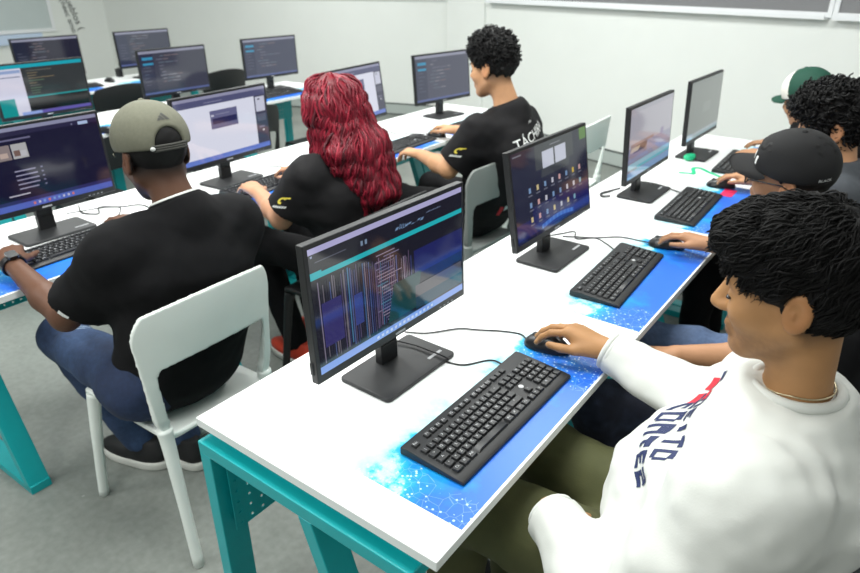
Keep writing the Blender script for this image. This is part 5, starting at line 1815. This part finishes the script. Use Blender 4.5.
# ---- curly-haired person in the lettered black shirt -------------------------------
h = Head((-0.482, 1.955, 1.212), yaw=-3, pitch=6)
root, T = person('person with curly black hair and white-lettered black shirt, hand on a mouse',
    dict(neck=(-0.405, 1.965, 1.055), chest=(-0.385, 1.965, 0.89), waist=(-0.44, 1.97, 0.69), pelvis=(-0.525, 1.975, 0.560),
         shL=(-0.445, 1.800, 0.960), shR=(-0.405, 2.095, 0.955), elL=(-0.560, 1.735, 0.795), elR=(-0.660, 2.260, 0.830), wrL=(-0.835, 1.880, 0.792), wrR=(-0.970, 2.395, 0.801),
         hipL=(-0.55, 1.890, 0.555), hipR=(-0.55, 2.060, 0.555), knL=(-0.94, 1.850, 0.560), knR=(-0.94, 2.120, 0.560), anL=(-0.92, 1.88, 0.11), anR=(-0.92, 2.00, 0.11), toeL=(-1, 0, 0), toeR=(-1, 0.1, 0)),
    h, seed=5.2, lip=(150, 92, 80), fade=0.8, fadec=(30, 24, 22),
    handL=((-1, 0.15, -0.05), (0, 0, 1), dict(curl=(24, 30, 20))), handR=((-1, 0.10, 0.02), (0.05, 0.05, 1), dict(curl=(14, 24, 18), thumb=(0.8, 0.55, -0.16))))
body_mesh(root, T, (194, 146, 108), 0.006)
eyes(root, h)
so, _ = shirt_mesh(root, T, BLACK_JERSEY, 0.007, sleeve=0.82, loose=0.014, name='jersey', fa=0.007, hem=0.10)
collar_ring(root, T, BLACK_JERSEY, 0.007, 0.063, 0.014)
trousers_mesh(root, T, BLACK_COTTON, 0.010)
for s in 'LR':
    shoe(root, T['J']['an' + s], T['J']['toe' + s], SHOE_B, SOLE_W, 0.007)
crop_hair(root, h, HAIR_B, np.random.default_rng(8), top=0.034, side=0.008, n=1000, length=0.026, rad=0.0032, curl=0.008, low=-0.070, front=0.012, res=0.0055, noise=0.009, sidecut=0.015)
sleeve_badge(root, T, so)
project_text(so, root, so, 'TÁCHIRA', 0.058, V3(-0.26, 1.955, 0.955), V3(0.10, 1, 0.28), V3(0, 0, 1), WHITE_PRINT, name='back_lettering', dirn=V3(-1, 0, -0.1))
project_text(so, root, so, 'mi', 0.024, V3(-0.26, 1.965, 1.010), V3(0.10, 1, 0.28), V3(0, 0, 1), WHITE_PRINT, name='back_lettering', dirn=V3(-1, 0, -0.2))
project_text(so, root, so, '', 0.03, V3(-0.35, 1.86, 0.60), V3(0.3, 1, 0), V3(0, 0, 1), REDP, name='hip_stripe', dirn=V3(-0.75, 0.6, 0), VF=polys([(-0.016, -0.024), (0.004, -0.028), (0.016, 0.02), (-0.004, 0.026)]), sub=1)
project_text(so, root, so, '', 0.03, V3(-0.33, 1.885, 0.615), V3(0.3, 1, 0), V3(0, 0, 1), WHITE_PRINT, name='hip_stripe', dirn=V3(-0.75, 0.6, 0), VF=polys([(-0.016, -0.014), (0.014, -0.004), (0.016, 0.018), (-0.014, 0.012)]), sub=1)

# ---- person in black cap and glasses -----------------------------------------------
h = Head((0.818, 1.480, 1.062), yaw=-4, pitch=-3, roll=-14)
root, B = person('person in black cap and dark-framed glasses looking down behind the white sweatshirt',
    dict(neck=(0.900, 1.450, 0.925), chest=(0.955, 1.390, 0.80), waist=(1.00, 1.28, 0.67), pelvis=(1.01, 1.20, 0.555),
         shL=(0.920, 1.260, 0.855), shR=(0.885, 1.600, 0.850), elL=(0.935, 1.080, 0.690), elR=(0.830, 1.660, 0.760), wrL=(0.715, 0.975, 0.672), wrR=(0.640, 1.520, 0.793),
         hipL=(0.97, 1.09, 0.55), hipR=(0.97, 1.27, 0.55), knL=(0.585, 0.800, 0.545), knR=(0.565, 1.190, 0.560), anL=(0.70, 0.78, 0.11), anR=(0.60, 1.20, 0.11), toeL=(-1, -0.35, 0), toeR=(-1, 0.1, 0)),
    h, seed=6.6, lip=(150, 96, 84), fade=0.5,
    handR=((-1, 0.12, 0.02), (0.05, 0.1, 1), dict(curl=(12, 24, 18), spread=7, thumb=(0.8, 0.55, -0.16))), handL=((-1, -0.15, -0.25), (0, 0.2, 1), dict(curl=(25, 30, 20))))
body_mesh(root, B, (174, 128, 94), 0.006)
eyes(root, h)
so, _ = shirt_mesh(root, B, BLACK_COTTON, 0.008, sleeve=0.80, loose=0.010, name='t_shirt', fa=0.006, hem=0.09)
collar_ring(root, B, BLACK_COTTON, 0.007, 0.064, 0.014)
trousers_mesh(root, B, DENIM, 0.008, tone=denim_tone((18, 24, 42), (88, 108, 142), lambda V: np.clip((V[:, 1] - 1.00) / 0.07, 0, 1) * 0.95), fa=0.008, name='jeans')
for s in 'LR':
    shoe(root, B['J']['an' + s], B['J']['toe' + s], SHOE_B, SOLE_W, 0.008)
CAPB = mat('cap_black', (15, 15, 17), rough=0.85, noise=0.06, nscale=120, bump=0.12, bscale=700)
co = baseball_cap(root, h, CAPB, CAPB, brim_len=0.095, size=-0.003)
crop_hair(root, h, HAIR_B, np.random.default_rng(9), top=0.0, side=0.006, n=0, low=-0.075, front=0.0, noise=0.003)
project_text(co, root, co, 'BLACK', 0.012, h.w(-0.095, 0.052, 0.040), h.f * -0.75 - h.l * 0.65, h.u, WHITE_PRINT, name='cap_lettering', dirn=h.f * 0.65 - h.l * 0.75, depth=0.001)
for k in range(2):
    project_text(co, root, co, '', 0.03, h.w(0.075 + 0.012 * k, 0.038 - 0.022 * k, 0.055 + 0.006 * k), h.f * -0.5 + h.l * 0.1, h.u, WHITE_PRINT, name='cap_emblem', dirn=-h.f * 0.7 - h.l * 0.7, VF=polys([(-0.008, -0.014), (0.004, -0.012), (0.009, 0.014), (-0.004, 0.012)]), sub=1, depth=0.001)
def glasses(root, h, m):
    mb = MB()
    for s in (-1, 1):
        P = [h.w(0.104 - 0.10 * abs(abs(q[0]) - 0.0) ** 2 * 2, q[0], q[1]) - root_loc(root) for q in rrect(0.050, 0.040, 0.016, 5, s * 0.034, -0.006)]
        mb.tube(P, 0.0023, 6, closed=True)
        mb.tube([h.w(0.100, s * 0.060, 0.004) - root_loc(root), h.w(0.088, s * 0.076, 0.004) - root_loc(root), h.w(0.0, s * 0.083, 0.010) - root_loc(root), h.w(-0.03, s * 0.083, -0.004) - root_loc(root)], 0.0022, 6)
    mb.tube([h.w(0.104, -0.010, 0.0) - root_loc(root), h.w(0.107, 0, 0.003) - root_loc(root), h.w(0.104, 0.010, 0.0) - root_loc(root)], 0.0022, 6)
    return mb.build('glasses', m, root, smooth=True)
glasses(root, h, mat('glasses_frame', (24, 22, 22), rough=0.3))

# ---- curly-haired person in the grey shirt ------------------------------------------
h = Head((0.835, 2.060, 1.100), yaw=10, pitch=16)
root, Cp = person('person with big curly black hair and dark grey shirt beyond the black cap',
    dict(neck=(0.890, 2.06, 0.975), chest=(0.93, 2.06, 0.86), waist=(0.96, 2.06, 0.68), pelvis=(0.97, 2.06, 0.555),
         shL=(0.905, 1.885, 0.900), shR=(0.865, 2.235, 0.900), elL=(0.87, 1.82, 0.71), elR=(0.790, 2.340, 0.770), wrL=(0.66, 1.96, 0.67), wrR=(0.600, 2.385, 0.795),
         hipL=(0.93, 1.975, 0.55), hipR=(0.93, 2.145, 0.55), knL=(0.53, 1.95, 0.56), knR=(0.53, 2.18, 0.56), anL=(0.56, 1.95, 0.11), anR=(0.56, 2.18, 0.11), toeL=(-1, 0, 0), toeR=(-1, 0.1, 0)),
    h, seed=8.1, handR=((-1, -0.05, 0.02), (0.05, 0.1, 1), dict(curl=(14, 24, 18), spread=7, thumb=(0.8, 0.55, -0.16))), handL=((-1, -0.1, -0.25), (0, 0.2, 1), dict(curl=(25, 30, 20))))
body_mesh(root, Cp, (190, 142, 106), 0.007)
eyes(root, h)
so, _ = shirt_mesh(root, Cp, mat('dark_grey_jersey', (72, 76, 82), rough=0.8, noise=0.06, nscale=60, bump=0.12, bscale=500), 0.009, sleeve=0.80, loose=0.010, name='t_shirt', hem=0.09)
trousers_mesh(root, Cp, BLACK_COTTON, 0.010)
for s in 'LR':
    shoe(root, Cp['J']['an' + s], Cp['J']['toe' + s], SHOE_B, SOLE_W, 0.009)
crop_hair(root, h, HAIR_B, np.random.default_rng(21), top=0.034, side=0.022, n=1300, length=0.030, rad=0.0036, curl=0.010, low=-0.095, front=0.022, res=0.006, noise=0.012, sidecut=-0.09, ups=0.4)

# ---- person in the green cap --------------------------------------------------------
h = Head((0.640, 2.900, 1.062), yaw=-26, pitch=12, roll=-12)
root, G = person('person in green cap with white front panel, mostly hidden behind the big curly hair',
    dict(neck=(0.685, 2.90, 0.955), chest=(0.785, 2.90, 0.80), waist=(0.855, 2.90, 0.66), pelvis=(0.87, 2.90, 0.56),
         shL=(0.70, 2.73, 0.875), shR=(0.67, 3.07, 0.875), elL=(0.77, 2.68, 0.775), elR=(0.74, 3.13, 0.775), wrL=(0.57, 2.76, 0.815), wrR=(0.57, 3.02, 0.815),
         hipL=(0.84, 2.815, 0.555), hipR=(0.84, 2.985, 0.555), knL=(0.42, 2.80, 0.56), knR=(0.42, 3.02, 0.56), anL=(0.45, 2.80, 0.11), anR=(0.45, 3.02, 0.11), toeL=(-1, 0, 0), toeR=(-1, 0.1, 0)),
    h, seed=9.4, handR=((-1, -0.05, 0.04), (0, 0, 1), dict(curl=(14, 22, 18))), handL=((-1, 0.05, 0.04), (0, 0, 1), dict(curl=(14, 22, 18))))
body_mesh(root, G, (186, 140, 106), 0.008)
so, _ = shirt_mesh(root, G, BLACK_COTTON, 0.010, sleeve=0.7, loose=0.010, name='t_shirt', hem=0.09)
trousers_mesh(root, G, BLACK_COTTON, 0.012)
for s in 'LR':
    shoe(root, G['J']['an' + s], G['J']['toe' + s], SHOE_B, SOLE_W, 0.010)
baseball_cap(root, h, mat('cap_green', (10, 66, 50), rough=0.8, noise=0.05, nscale=100), MATS['cap_green'], front_m=mat('cap_front_white', (226, 224, 214), rough=0.85))
crop_hair(root, h, HAIR_B, np.random.default_rng(30), top=0.0, side=0.006, n=0, low=-0.07, front=0.0, noise=0.003)
